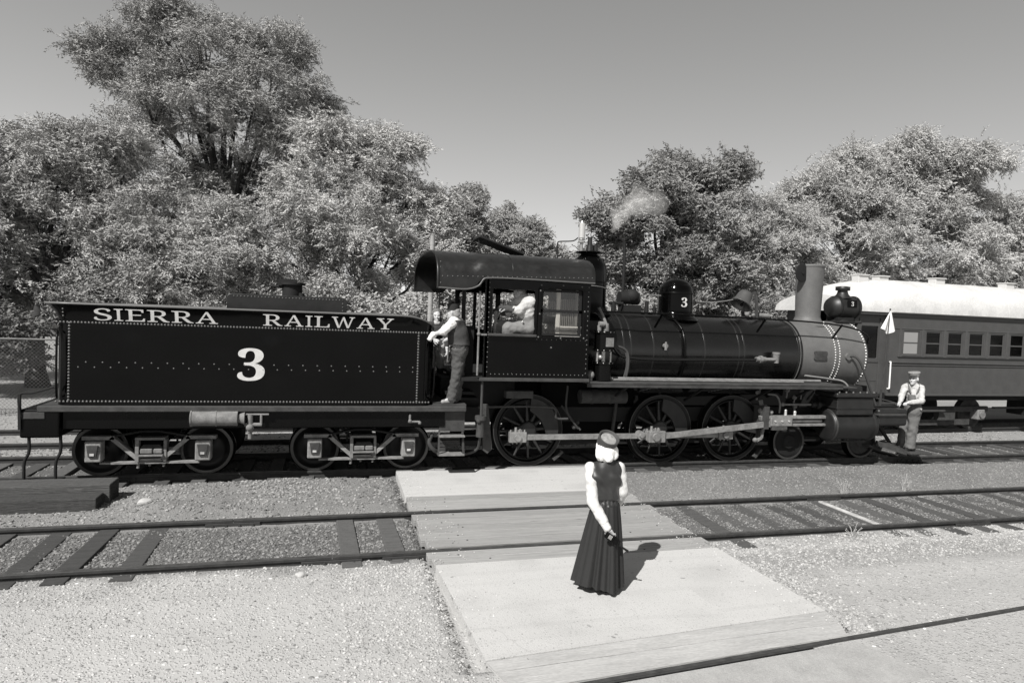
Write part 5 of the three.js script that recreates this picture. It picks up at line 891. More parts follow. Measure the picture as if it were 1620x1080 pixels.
  im.name = 'crown'; im.userData.kind = 'stuff'; im.castShadow = im.receiveShadow = true; t.add(im);
  tree.count = (tree.count ?? 0) + mats.length;
  return t;
}
tree({ name: 'locust_tree', label: 'tallest tree, with feathery pale crown, behind the tender', base: [-3.6, -29], z: -29, lean: -1.2, trunk: 0.34, trunkTop: 0.7, kind: 'fine', tone: 0.34, spread: 1.4, dens: 0.8,
  lobes: [[-6.3, 13.1, 1.5], [-7.6, 11.9, 1.3], [-8.8, 12.5, .6], [-5, 12.9, 1.4], [-2.2, 13.2, 1], [-1.6, 13.9, .5], [-2.8, 11.6, 1.7], [-4.7, 11, 1.8], [-.9, 11.1, 1.1], [-6.8, 10.4, 1.3], [-3.4, 9.3, 2], [-5.4, 8.8, 1.6], [-1.4, 9.3, 1.4], [-6.6, 13.9, .8], [-3.6, 13.1, .8], [-4.5, 7, 1.6], [-2.8, 7.2, 1.8]] });
tree({ name: 'locust_tree', label: 'spreading feathery tree at the far left, beside the wire fence', base: [-8.6, -24.4], z: -25, lean: 0.3, trunk: 0.3, trunkTop: 0.55, kind: 'fine', tone: 0.40, spread: 1.3,
  lobes: [[-9.2, 6.9, 1.3], [-7.5, 7.3, 1.3], [-10, 5.5, 1.5], [-8.1, 5.6, 1.7], [-6.5, 6.4, 1.4], [-9.6, 3.9, 1.4], [-7.7, 3.9, 1.4], [-6.2, 4.6, 1.4], [-11.2, 6, 1.7], [-11.2, 3.9, 1.7], [-6.8, 8, .6], [-8.4, 8, .5], [-13, 5, 2], [-14.6, 4, 2]] });
tree({ name: 'locust_tree', label: 'pale bushy tree right of the tallest one, above the cab end of the tender', base: [1.2, -26.5], z: -26, trunk: 0.28, trunkTop: 0.55, kind: 'fine', tone: 0.46, spread: 1.3,
  lobes: [[.8, 8.4, 1.5], [2.3, 8.8, 1.1], [3, 7.2, 1], [.8, 6.3, 1.7], [-.8, 6.6, 1.5], [2.5, 5.2, 1.5], [.6, 4.4, 1.6], [-1.1, 4.5, 1.5], [3.9, 6.9, .7], [1.7, 9.6, .6], [-.1, 8.8, 1], [3.8, 5.1, 1]] });
tree({ name: 'locust_tree', label: 'lower pale tree in front of the tallest one, close behind the tender tank', base: [-3.2, -23.2], z: -23, trunk: 0.2, trunkTop: 0.6, kind: 'fine', tone: 0.37, spread: 1.0,
  lobes: [[-3.7, 5.4, 1.1], [-4.5, 4.3, 1.2], [-2.4, 4.4, 1], [-3.4, 3.7, 1], [-5, 5.4, 1], [-5.3, 3.5, 1], [-2, 3.4, .9]] });
tree({ name: 'cedar_tree', label: 'narrow dark tree behind the rear of the cab roof', base: [6, -33], z: -33, trunk: 0.24, tone: 0.26, spread: 0.9,
  lobes: [[6, 8.1, .9], [5.7, 6.7, 1.2], [6.6, 7, .8], [5.4, 5.4, 1.3], [6.7, 8.6, .5], [6.2, 4.2, 1.3]] });
tree({ name: 'oak_tree', label: 'small distant tree above the open hatch of the cab roof', base: [10.8, -40], z: -40, trunk: 0.22, tone: 0.34, spread: 1, dens: 0.8,
  lobes: [[10.6, 8.7, .9], [9.8, 7.8, 1], [11.6, 7.9, .9], [10.7, 6.9, 1.2], [12.5, 6.9, .8], [9.1, 6.7, .8], [13.8, 6.8, .5], [10.8, 5.4, 1.3], [12.6, 5.6, 1], [14.2, 5.6, 1], [16, 6, 1.2]] });
tree({ name: 'oak_tree', label: 'dark rounded tree behind the two domes of the boiler', base: [13.6, -25.5], z: -25, trunk: 0.3, tone: 0.25, spread: 1.2,
  lobes: [[13.5, 8.6, 1.1], [12, 8, 1], [15, 8.6, 1], [10.8, 6.9, .7], [12.9, 6.8, 1.6], [15, 7, 1.5], [11.4, 5.5, 1.1], [13.6, 4.9, 1.5], [15.8, 5.3, 1.4], [16.5, 9.3, .5], [12.2, 4.2, 1.2], [16.3, 4, 1.1], [10.5, 5.6, .6], [14.1, 9.1, .6], [17.1, 6.3, .7], [10.3, 7, .45]] });
tree({ name: 'oak_tree', label: 'broad pale tree rising behind the roof of the coach', base: [33.5, -33], z: -33, trunk: 0.45, kind: 'fine', tone: 0.45, spread: 1.8, dens: 0.62, leaf: 1.35, clumpSize: 1.35,
  lobes: [[32.8, 12.6, 1.4], [29.4, 11.8, 1.6], [36.1, 13, 1.5], [38.4, 12.5, 1.7], [26.9, 10, 1.7], [30.9, 9.9, 2.2], [35.1, 10.5, 2.3], [39.6, 10.6, 2], [27.5, 7.1, 2.1], [31.8, 7.5, 2.3], [36.6, 7.5, 2.4], [41.4, 8, 2.4], [42.5, 10.2, 1.7], [26, 10.6, .7], [33.7, 13.6, 1.1], [36.8, 13.4, 1], [31, 12.8, 1.2], [34.6, 12.4, 1.5], [28, 10.9, 1.3], [29.2, 5.5, 1.5], [33.3, 5.5, 1.5], [38, 5.2, 2], [43, 6, 2]] });
tree({ name: 'oak_tree', label: 'medium tree behind the stack, between the dark rounded tree and the broad pale one', base: [21.2, -29], z: -29, trunk: 0.24, kind: 'fine', tone: 0.45, spread: 1.1,
  lobes: [[21.1, 8.1, 1], [21.5, 6.6, 1.2], [20.3, 5.2, 1.3], [22.2, 5, 1.3], [20.4, 7.7, .7], [22.7, 8.1, .9], [18.6, 4.6, 1.2], [19, 6.2, 0.9], [23.6, 6, 1.3], [24.2, 4.4, 1.5]] });
tree({ name: 'oak_tree', label: 'tree at the right edge behind the far end of the coach', base: [55, -40], z: -40, trunk: 0.35, kind: 'fine', tone: 0.44, spread: 2, dens: 0.6, leaf: 1.5, clumpSize: 1.5,
  lobes: [[53.4, 12, 2], [56.3, 10.4, 3], [53.8, 7.8, 2.8], [59.5, 12.7, 3.4], [50, 8, 2.6], [48, 6, 2.2]] });
for (const [b, z, l, label, tn] of [
  [[-0.6, -21.5], -21.5, [[-1.2, 2.2, 1], [0, 2.6, 1], [1, 2.2, .9]], 'pale leafy shrub behind the tender, below the bushy tree', 0.36],
  [[3.2, -22], -22, [[2.6, 2.4, 1], [3.6, 2.9, 1], [4.6, 2.4, 1], [3.4, 1.3, .9], [5.2, 3.4, .9]], 'leafy shrub seen through the gangway and the cab', 0.38],
  [[9.2, -22], -22, [[8.2, 2.4, 1], [9.4, 2.8, 1.1], [10.4, 2.2, 1], [11, 3, .9]], 'leafy shrub behind the boiler, left of the small sand dome', 0.33],
  [[17.6, -23], -23, [[16.4, 2.2, 1.1], [17.6, 3, 1.2], [18.9, 2.4, 1.1]], 'leafy shrub behind the bell', 0.30],
  [[-6.6, -22.6], -22.6, [[-6.4, 2.4, .9], [-5.8, 3, .9]], 'dark shrub at the left end of the tender tank', 0.22],
  [[-10.4, -22.2], -22.2, [[-11.4, 1.6, 1.1], [-10.2, 1.9, 1.2], [-9.2, 1.5, 1], [-12.8, 1.7, 1.2]], 'low dark shrub behind the wire fence at the far left', 0.16]])
  tree({ name: 'shrub', category: 'shrub', label, base: b, z, lobes: l, trunk: 0.08, trunkTop: 0.4, tone: tn, spread: 0.6, dens: 0.9 });
// the far wood that closes the horizon
{
  const list = [], m4 = new THREE.Matrix4(), q = new THREE.Quaternion(), e = new THREE.Euler();
  for (let i = 0; i < 26000; i++) {
    const a = rr(-1.35, 1.9), d = rr(58, 66) + (a > 1.1 ? 20 : 0), x = Math.sin(a) * d, z = -Math.cos(a) * d, top = 4.2 + 1.6 * fbm(a * 9, 3) + 0.9 * fbm(a * 31, 8), y = Math.pow(rnd(), 0.75) * top;
    e.set(rr(-1, 1), rr(0, 6.3), rr(-1, 1)); q.setFromEuler(e); const f = rr(2.6, 5); m4.compose(V(x, y, z), q, V(f, f, f)); list.push(m4.clone());
  }
  const im = new THREE.InstancedMesh(SPRAYS.broad, leafMat(0.34), list.length); list.forEach((m, i) => { im.setMatrixAt(i, m); const c = rr(0.75, 1.15); im.setColorAt(i, new THREE.Color(c, c, c)); });
  im.name = 'far_wood'; im.castShadow = im.receiveShadow = true; im.userData = { kind: 'stuff', label: 'far wood closing the horizon behind the yard' }; scene.add(im);
}
// ---------- a puff of steam from the relief pipe ----------
{
  const s = thing('steam_puff', 'thin puff of white steam above the bent pipe behind the cab dome', 'steam', [5.55, 4.45, ZT1 - 0.05]);
  const g = []; for (let i = 0; i < 40; i++) { const t = i / 40; g.push(new THREE.SphereGeometry(0.05 + 0.2 * t * rr(0.6, 1.2), 10, 7).translate(-0.05 + 0.75 * t * t + gauss() * 0.3 * (0.1 + t), 0.1 + 0.75 * t + gauss() * 0.2 * t, gauss() * 0.2)); }
  part(s, 'vapour', g, new THREE.MeshStandardMaterial({ color: G(0.9), roughness: 1, transparent: true, opacity: 0.03, depthWrite: false }));
}
// ---------- people ----------
// A figure is a field of tapered capsules joined with a smooth minimum, meshed with surface nets.
function surfaceNet(f, lo, hi, h) {
  const n = [0, 1, 2].map((k) => Math.ceil((hi[k] - lo[k]) / h) + 1), [nx, ny, nz] = n, F = new Float32Array(nx * ny * nz), id = (i, j, k) => i + nx * (j + ny * k);
  for (let k = 0; k < nz; k++) for (let j = 0; j < ny; j++) for (let i = 0; i < nx; i++) F[id(i, j, k)] = f(lo[0] + i * h, lo[1] + j * h, lo[2] + k * h);
  const P = [], vid = new Int32Array(F.length).fill(-1), I = [];
  const E = [[0, 1], [0, 2], [0, 4], [1, 3], [1, 5], [2, 3], [2, 6], [3, 7], [4, 5], [4, 6], [5, 7], [6, 7]];
  for (let k = 0; k < nz - 1; k++) for (let j = 0; j < ny - 1; j++) for (let i = 0; i < nx - 1; i++) {
    const v = []; let m = 0; for (let c = 0; c < 8; c++) { v[c] = F[id(i + (c & 1), j + ((c >> 1) & 1), k + (c >> 2))]; if (v[c] < 0) m |= 1 << c; }
    if (m === 0 || m === 255) continue;
    let x = 0, y = 0, z = 0, q = 0;
    for (const [a, b] of E) if ((v[a] < 0) !== (v[b] < 0)) { const t = v[a] / (v[a] - v[b]); x += (a & 1) + t * ((b & 1) - (a & 1)); y += ((a >> 1) & 1) + t * (((b >> 1) & 1) - ((a >> 1) & 1)); z += (a >> 2) + t * ((b >> 2) - (a >> 2)); q++; }
    vid[id(i, j, k)] = P.length / 3; P.push(lo[0] + (i + x / q) * h, lo[1] + (j + y / q) * h, lo[2] + (k + z / q) * h);
  }
  const quad = (a, b, c, d, flip) => { if (a < 0 || b < 0 || c < 0 || d < 0) return; if (flip) I.push(a, c, b, a, d, c); else I.push(a, b, c, a, c, d); };
  for (let k = 1; k < nz - 1; k++) for (let j = 1; j < ny - 1; j++) for (let i = 1; i < nx - 1; i++) {
    const a = F[id(i, j, k)] < 0;
    if (a !== F[id(i + 1, j, k)] < 0) quad(vid[id(i, j - 1, k - 1)], vid[id(i, j, k - 1)], vid[id(i, j, k)], vid[id(i, j - 1, k)], !a);
    if (a !== F[id(i, j + 1, k)] < 0) quad(vid[id(i - 1, j, k - 1)], vid[id(i - 1, j, k)], vid[id(i, j, k)], vid[id(i, j, k - 1)], !a);
    if (a !== F[id(i, j, k + 1)] < 0) quad(vid[id(i - 1, j - 1, k)], vid[id(i, j - 1, k)], vid[id(i, j, k)], vid[id(i - 1, j, k)], !a);
  }
  const g = new THREE.BufferGeometry(); g.setAttribute('position', new THREE.Float32BufferAttribute(P, 3)); g.setIndex(I); g.computeVertexNormals(); return g;
}
const cap = (a, b, ra, rb = ra) => [...a, ...b, ra, rb];
function field(bones, k = 0.03, fold = 0, fs = 9) {
  return (x, y, z) => {
    let d = 9;
    for (const [ax, ay, az, bx2, by, bz, ra, rb2] of bones) {
      const ux = bx2 - ax, uy = by - ay, uz = bz - az, px = x - ax, py = y - ay, pz = z - az, l = ux * ux + uy * uy + uz * uz;
      const t = l ? clamp((px * ux + py * uy + pz * uz) / l, 0, 1) : 0, e = Math.hypot(px - t * ux, py - t * uy, pz - t * uz) - (ra + (rb2 - ra) * t);
      const h = clamp(0.5 + 0.5 * (d - e) / k, 0, 1); d = d * (1 - h) + e * h - k * h * (1 - h);
    }
    if (fold && d < 0.06) d += fold * (noise(x * fs, y * fs * 1.3, z * fs) + 0.5 * noise(x * fs * 2.3 + 3, y * fs * 2, z * fs * 2.3));
    return d;
  };
}
function bounds(bones, pad = 0.05) { const lo = [9, 9, 9], hi = [-9, -9, -9]; for (const b of bones) for (let k = 0; k < 3; k++) { const r = Math.max(b[6], b[7]) + pad; lo[k] = Math.min(lo[k], b[k] - r, b[k + 3] - r); hi[k] = Math.max(hi[k], b[k] + r, b[k + 3] + r); } return [lo, hi]; }
const blob = (bones, h = 0.015, k = 0.03, fold = 0, fs = 9, cut) => { const f = field(bones, k, fold, fs), [lo, hi] = bounds(bones, 0.04); return surfaceNet(cut ? (x, y, z) => Math.max(f(x, y, z), cut(x, y, z)) : f, lo, hi, h); };
const paint = (g, fn) => { const p = g.attributes.position, c = new Float32Array(p.count * 3); for (let i = 0; i < p.count; i++) { const q = fn(p.getX(i), p.getY(i), p.getZ(i)); c.set(Array.isArray(q) ? q : [q, q, q], i * 3); } g.setAttribute('color', new THREE.BufferAttribute(c, 3)); return g; };
// head about 23 cm high, centred between the ears, looking along +z
function headGeo(skin, smile = 0.3) {
  const el = (x, y, z, cx0, cy0, cz0, a, b, c) => { const X = (x - cx0) / a, Y = (y - cy0) / b, Z = (z - cz0) / c, l = Math.hypot(X, Y, Z); return (l - 1) * Math.min(a, b, c); };
  const sm = (d, e, k) => { const h = clamp(0.5 + 0.5 * (d - e) / k, 0, 1); return d * (1 - h) + e * h - k * h * (1 - h); };
  const f = (x, y, z) => {
    const ax = Math.abs(x);
    let d = el(x, y, z, 0, 0.03, -0.012, 0.076, 0.09, 0.095);
    d = sm(d, el(x, y, z, 0, -0.045, 0.03, 0.056, 0.07, 0.062), 0.03);                 // jaw
    d = sm(d, el(ax, y, z, 0.034, -0.022, 0.066, 0.022, 0.022, 0.02), 0.02);           // cheeks
    d = sm(d, el(ax, y, z, 0.03, 0.026, 0.074, 0.026, 0.010, 0.014), 0.012);           // brows
    d = sm(d, el(x, y, z, 0, -0.006, 0.092, 0.010, 0.026, 0.016), 0.010);              // nose ridge
    d = sm(d, el(x, y, z, 0, -0.024, 0.103, 0.015, 0.011, 0.013), 0.008);              // nose tip
    d = sm(d, el(x, y, z, 0, -0.058, 0.084, 0.024, 0.012, 0.010), 0.010);              // lips
    d = sm(d, el(x, y, z, 0, -0.093, 0.074, 0.024, 0.02, 0.02), 0.02);                 // chin
    d = sm(d, el(ax, y, z, 0.078, -0.002, -0.006, 0.012, 0.033, 0.02), 0.008);         // ears
    d = Math.max(d, -el(ax, y, z, 0.031, 0.006, 0.093, 0.017, 0.010, 0.012));          // eye sockets
    return d;
  };
  const g = surfaceNet(f, [-0.11, -0.13, -0.13], [0.11, 0.14, 0.13], 0.0055);
  paint(g, (x, y, z) => {
    const ax = Math.abs(x), eye = Math.hypot((ax - 0.031) / 0.013, (y - 0.006) / 0.007), lip = Math.hypot(x / 0.024, (y + 0.058 - 8 * smile * x * x) / 0.007), brow = Math.hypot((ax - 0.031) / 0.02, (y - 0.028) / 0.005);
    if (z > 0.06) { if (eye < 1) return 0.05; if (lip < 1) return smile > 0.5 && lip < 0.6 ? 0.7 : skin * 0.4; if (brow < 1) return skin * 0.4; }
    return skin;
  });
  return g;
}
// hand: palm and five bent fingers; wrist at the origin, fingers towards -y, palm facing +z, thumb on the +x side
function handGeo(curl = 0.5, flip = 1) {
  const B = [cap([0, 0.01, 0], [0, -0.03, 0], 0.024, 0.026), cap([-0.022, -0.035, 0], [-0.026, -0.082, 0.002], 0.016, 0.0125), cap([0, -0.035, 0], [0, -0.086, 0.002], 0.017, 0.0125), cap([0.022, -0.035, 0], [0.024, -0.084, 0.002], 0.016, 0.0125)];
  for (const [x, L, sp] of [[-0.031, 0.056, -0.08], [-0.010, 0.07, -0.02], [0.011, 0.074, 0.03], [0.03, 0.066, 0.09]]) {
    let p = [x, -0.085, 0.002], a = 0.15 + curl * 0.5; const seg = [0.45, 0.3, 0.25];
    for (let s = 0; s < 3; s++) { const l = L * seg[s], q = [p[0] + Math.sin(sp) * l, p[1] - Math.cos(a) * l, p[2] + Math.sin(a) * l]; B.push(cap(p, q, 0.0098 - 0.001 * s, 0.0092 - 0.0012 * s)); p = q; a += curl * 1.1; }
  }
  let t = [0.02, -0.02, 0.006]; for (const [dx, dy, dz, r] of [[0.024, -0.022, 0.012, 0.0135], [0.012, -0.026, 0.012, 0.0105], [0.002, -0.024, 0.012, 0.0085]]) { const q = [t[0] + dx, t[1] + dy, t[2] + dz * (0.5 + curl)]; B.push(cap(t, q, r * 1.1, r)); t = q; }
  const f = field(B, 0.006), [lo, hi] = bounds(B, 0.01), g = surfaceNet(f, lo, hi, 0.0042);
  return flip < 0 ? g.scale(-1, 1, 1) && (g.setIndex(Array.from(g.index.array).reverse()), g.computeVertexNormals(), g) : g;
}
function placeHand(g, wrist, dir, palm) {                // turn a hand so that its fingers point along dir and its palm faces palm
  const y = V(...dir).normalize().negate(), z = V(...palm).addScaledVector(y, -V(...palm).dot(y)).normalize(), x = y.clone().cross(z);
  return g.applyMatrix4(new THREE.Matrix4().makeBasis(x, y, z).setPosition(...wrist));
}
const euler = (g, x, y, z) => g.applyMatrix4(new THREE.Matrix4().makeRotationFromEuler(new THREE.Euler(x, y, z, 'YXZ')));
const skinM = new THREE.MeshPhysicalMaterial({ vertexColors: true, roughness: 0.6, specularIntensity: 0.6 });
const cloth = (v, o = {}) => std(v, 0.9, { map: rep(TX.fine, 3), bumpMap: rep(TX.fineBump, 4), bumpScale: 0.001, ...o });
function bodyMesh(P, bones, head, hands, skin, h = 0.014) {   // one continuous skin: trunk and limbs, head and hands
  const g = paint(blob(bones, h, 0.025), () => skin), list = [g, head, ...hands.map((q) => paint(q, () => skin))].map((q) => norm(q));
  return part(P, 'body', [mergeGeometries(list)], skinM);
}
const lerp3 = (a, b, t) => a.map((v, i) => v + (b[i] - v) * t);
// skeleton of a clothed figure from its joints; cloth thickness is added for the garments
function limbs(J, o = {}) {
  const t = o.t ?? 0, S = o.scale ?? 1, L = [];
  if (o.torso !== 0) {
    L.push(cap(J.hipL, J.hipR, 0.115 * S + t, 0.115 * S + t), cap(J.pelvis, J.chest, 0.125 * S + t, 0.135 * S + t), cap(lerp3(J.shL, J.shR, 0.22), lerp3(J.shL, J.shR, 0.78), 0.085 * S + t, 0.085 * S + t), cap(J.chest, J.neck, 0.11 * S + t, 0.05 * S + t));
    if (o.belly) L.push(cap(J.belly, J.belly, o.belly, o.belly));
  }
  if (o.arms) for (const s of o.arms) { const e = o.armEnd ?? 1; L.push(cap(J['sh' + s], J['el' + s], 0.058 * S + t, 0.047 * S + t)); if (e > 0) L.push(cap(J['el' + s], lerp3(J['el' + s], J['wr' + s], e), 0.047 * S + t, 0.034 * S + t * 1.1)); }
  if (o.legs) for (const s of o.legs) { L.push(cap(J['hip' + s], J['kn' + s], 0.092 * S + t, 0.064 * S + t), cap(J['kn' + s], J['an' + s], 0.062 * S + t, (o.hem ?? 0.045) + t)); }
  return L;
}
const shoe = (an, toe, r = 0.042) => [cap([an[0], 0.045, an[2]], [toe[0], 0.032, toe[2]], r, r * 0.75), cap([an[0], 0.05, an[2]], an, r * 0.95, r * 0.9)];

// --- the woman in the foreground, seen from behind ---
{
  const P = thing('person', 'white-haired woman in long dark skirt and satin waistcoat standing on the crossing', 'person', [2.76, 0, -6.28]); P.scale.setScalar(0.945);
  const J = { hipL: [-0.01, 0.9, 0.02], hipR: [0.09, 0.9, 0.02], pelvis: [0.03, 0.95, 0.02], chest: [0.025, 1.22, 0.0], neck: [0.03, 1.40, -0.015], shL: [-0.145, 1.315, 0], shR: [0.195, 1.31, 0], elL: [-0.14, 0.965, 0.09], wrL: [-0.015, 0.71, 0.23], elR: [0.25, 1.03, 0.0], wrR: [0.245, 0.86, -0.12], knL: [-0.08, 0.48, 0.02], knR: [0.1, 0.48, 0], anL: [-0.07, 0.08, 0.06], anR: [0.1, 0.08, 0.03] };
  const skin = 0.42;
  const head = euler(headGeo(skin), -0.42, Math.PI - 0.25, 0).translate(0.035, 1.505, -0.045);
  const hl = placeHand(handGeo(0.85), J.wrL, [0.45, -0.75, 0.12], [0.4, 0.1, -1]), hr = placeHand(handGeo(0.5, -1), [0.245, 0.855, -0.12], [0.0, -0.95, -0.2], [-1, 0, 0]);
  bodyMesh(P, [...limbs(J, { arms: 'LR', legs: 'LR', scale: 0.68 }), cap(J.neck, [0.035, 1.47, -0.03], 0.052, 0.05), cap(J.anL, [-0.08, 0.03, -0.1], 0.035, 0.03), cap(J.anR, [0.1, 0.03, -0.12], 0.035, 0.03)], head, [hl, hr], skin);
  // blouse with full sleeves
  const wh = cloth(0.66);
  for (const s of ['L', 'R']) {
    const sh = J['sh' + s], el = J['el' + s], wr = J['wr' + s];
    const B = [cap(sh, lerp3(sh, el, 0.4), 0.06, 0.064), cap(lerp3(sh, el, 0.4), el, 0.064, 0.061), cap(el, lerp3(el, wr, 0.74), 0.061, 0.052)];
    part(P, 'sleeve', [blob(B, 0.009, 0.014, 0.008, 12)], wh);
    part(P, 'cuff', [blob([cap(lerp3(el, wr, 0.76), lerp3(el, wr, 0.98), 0.046, 0.044)], 0.008, 0.01, 0.004, 30)], wh);
  }
  part(P, 'collar', [blob([cap([0.03, 1.385, -0.01], [0.03, 1.42, -0.015], 0.062, 0.056)], 0.01, 0.01)], wh);
  // satin waistcoat, creased towards the waist
  const satin = phys(0.026, 0.45, { specularIntensity: 1, sheen: 0.8, sheenRoughness: 0.5, sheenColor: G(0.25) });
  const B = [cap([-0.10, 1.30, 0], [0.16, 1.30, 0], 0.07, 0.07), cap([-0.06, 1.2, 0.0], [0.115, 1.2, 0.0], 0.115, 0.115), cap([-0.035, 1.06, 0.005], [0.085, 1.06, 0.005], 0.105, 0.105), cap([-0.03, 0.98, 0.01], [0.08, 0.98, 0.01], 0.10, 0.10), cap([0.03, 1.32, 0], [0.03, 1.38, -0.01], 0.08, 0.065)];
  const fd = field(B, 0.05);
  const crease = (x, y, z) => fd(x, y, z) + 0.008 * Math.sin((x * 0.7 + y * 0.72) * 44 + 4.5 * noise(x * 7 + 3, y * 6, z * 5)) * sstep(1.33 - y, 0, 0.12) * sstep(y, 0.98, 1.05) + 0.010 * noise(x * 11, y * 7, z * 11) - 0.006 * Math.exp(-Math.pow((y - 0.985) / 0.02, 2));
  part(P, 'waistcoat', [surfaceNet((x, y, z) => Math.max(crease(x, y, z), 0.955 - y), [-0.22, 0.94, -0.2], [0.3, 1.47, 0.2], 0.008)], satin);
  part(P, 'waist_sash', [surfaceNet((x, y, z) => { const r = 0.135 + 0.05 * clamp((0.98 - y) / 0.12, 0, 1) + 0.009 * noise(x * 22, y * 30, z * 22) + 0.006 * Math.sin(Math.atan2(z, x - 0.03) * 17); return Math.max(Math.hypot((x - 0.03), z * 1.15) - r, Math.abs(y - 0.93) - 0.058); }, [-0.22, 0.85, -0.22], [0.28, 1.0, 0.22], 0.008)], satin);
  // skirt in deep pleats, flaring to the hem
  {
    const nA = 260, nY = 46, Pp = [], U = [], I = [];
    for (let j = 0; j <= nY; j++) for (let i = 0; i <= nA; i++) {
      const t = j / nY, y = 0.92 - 0.865 * t, a = i / nA * Math.PI * 2, fold = Math.sin(a * 11 + 2.2 * Math.sin(a * 2 + 1)) * 0.5 + 0.35 * Math.sin(a * 19 + 1.3 * Math.sin(3 * a)) + 0.3 * Math.sin(a * 5 + 0.8), depth = 0.006 + 0.030 * Math.pow(t, 0.8);
      const rx = 0.148 + 0.128 * Math.pow(t, 0.9), rz = 0.145 + 0.135 * Math.pow(t, 0.85), cxs = 0.045 - 0.03 * t + (Math.cos(a) < 0 ? 0.0 : -0.012 * t);
      Pp.push(cxs + Math.cos(a) * (rx + depth * fold) * (Math.cos(a) < 0 ? 1 + 0.1 * t : 1 - 0.06 * t), y + 0.014 * t * Math.sin(a * 3 + 1) + 0.03 * t * Math.max(0, -Math.cos(a)) , 0.02 + Math.sin(a) * (rz + depth * fold)); U.push(i / nA * 1.6, t * 0.9);
      if (i && j) { const A = (j - 1) * (nA + 1) + i - 1, Bq = A + 1, Cq = A + nA + 1, D = Cq + 1; I.push(A, Bq, Cq, Bq, D, Cq); }
    }
    const g = new THREE.BufferGeometry(); g.setAttribute('position', new THREE.Float32BufferAttribute(Pp, 3)); g.setAttribute('uv', new THREE.Float32BufferAttribute(U, 2)); g.setIndex(I); g.computeVertexNormals();
    part(P, 'skirt', [g], phys(0.015, 0.8, { sheen: 0.25, sheenRoughness: 0.6, sheenColor: G(0.06), map: rep(TX.fine, 3), bumpMap: rep(TX.fineBump, 5), bumpScale: 0.0008 }));
  }
  for (const [an, toe] of [[[-0.06, 0.08, 0.13], [-0.08, 0.03, -0.08]], [[0.1, 0.08, 0.15], [0.1, 0.03, -0.1]]]) part(P, 'shoe', [blob(shoe(an, toe, 0.042), 0.008, 0.015)], M.dustyDark);
  // white bobbed hair
  {
    const f = field([cap([0.035, 1.53, -0.035], [0.035, 1.50, -0.02], 0.10, 0.10), cap([-0.03, 1.49, 0.02], [-0.04, 1.445, 0.03], 0.064, 0.056), cap([0.10, 1.49, 0.01], [0.11, 1.45, 0.02], 0.064, 0.054), cap([0.035, 1.48, 0.04], [0.035, 1.43, 0.06], 0.066, 0.054)], 0.03);
    part(P, 'hair', [surfaceNet((x, y, z) => f(x, y, z) + 0.003 * Math.sin(Math.atan2(x - 0.035, z) * 34 + 7 * noise(x * 16, y * 10, z * 16)) + 0.014 * noise(x * 30, y * 12, z * 30) * sstep(1.47 - y, 0, 0.08), [-0.15, 1.3, -0.2], [0.22, 1.68, 0.2], 0.0065)], std(0.82, 0.75));
  }
  // round flat hat with a raised rim, tipped back
  {
    const place = (g) => g.rotateX(0.62).rotateZ(-0.08).translate(0.045, 1.60, 0.0);
    const hat = part(P, 'hat', [place(lathe([[0.098, -0.055], [0.108, -0.05], [0.113, 0.04], [0.116, 0.052], [0.110, 0.056], [0.098, 0.048], [0.096, 0.03], [0, 0.026]], 48))], phys(0.045, 0.7, { sheen: 0.3, sheenColor: G(0.1) }));
    part(hat, 'hat_crown', [place(lathe([[0.088, 0.028], [0.08, 0.036], [0.04, 0.042], [0, 0.04]], 40))], std(0.3, 0.9, { map: rep(TX.dust, 4) }));
  }
}
// --- the radio in her hand ---
{
  const R = thing('handheld_radio', 'dark handheld radio with antenna, held behind the back by the woman on the crossing', 'radio', [2.775, 0.59, -6.01]);
  const turn = (g) => g.rotateX(0.15).rotateZ(0.98);
  part(R, 'radio_case', [turn(rb(-0.032, 0.032, -0.085, 0.085, -0.02, 0.02, 0.008, 2)), turn(rb(-0.026, 0.026, -0.075, -0.01, 0.02, 0.024, 0.002))], M.black);
  part(R, 'antenna', [turn(new THREE.CylinderGeometry(0.007, 0.013, 0.17, 10).translate(-0.018, -0.165, 0))], M.matte);
  part(R, 'speaker_grille', [0, 1, 2, 3].map((k) => turn(bx(-0.02, 0.02, 0.02 + k * 0.012, 0.026 + k * 0.012, 0.02, 0.023))), M.brightMetal);
  part(R, 'knob', [turn(new THREE.CylinderGeometry(0.009, 0.009, 0.02, 10).translate(0.016, -0.095, 0))], M.black);
}
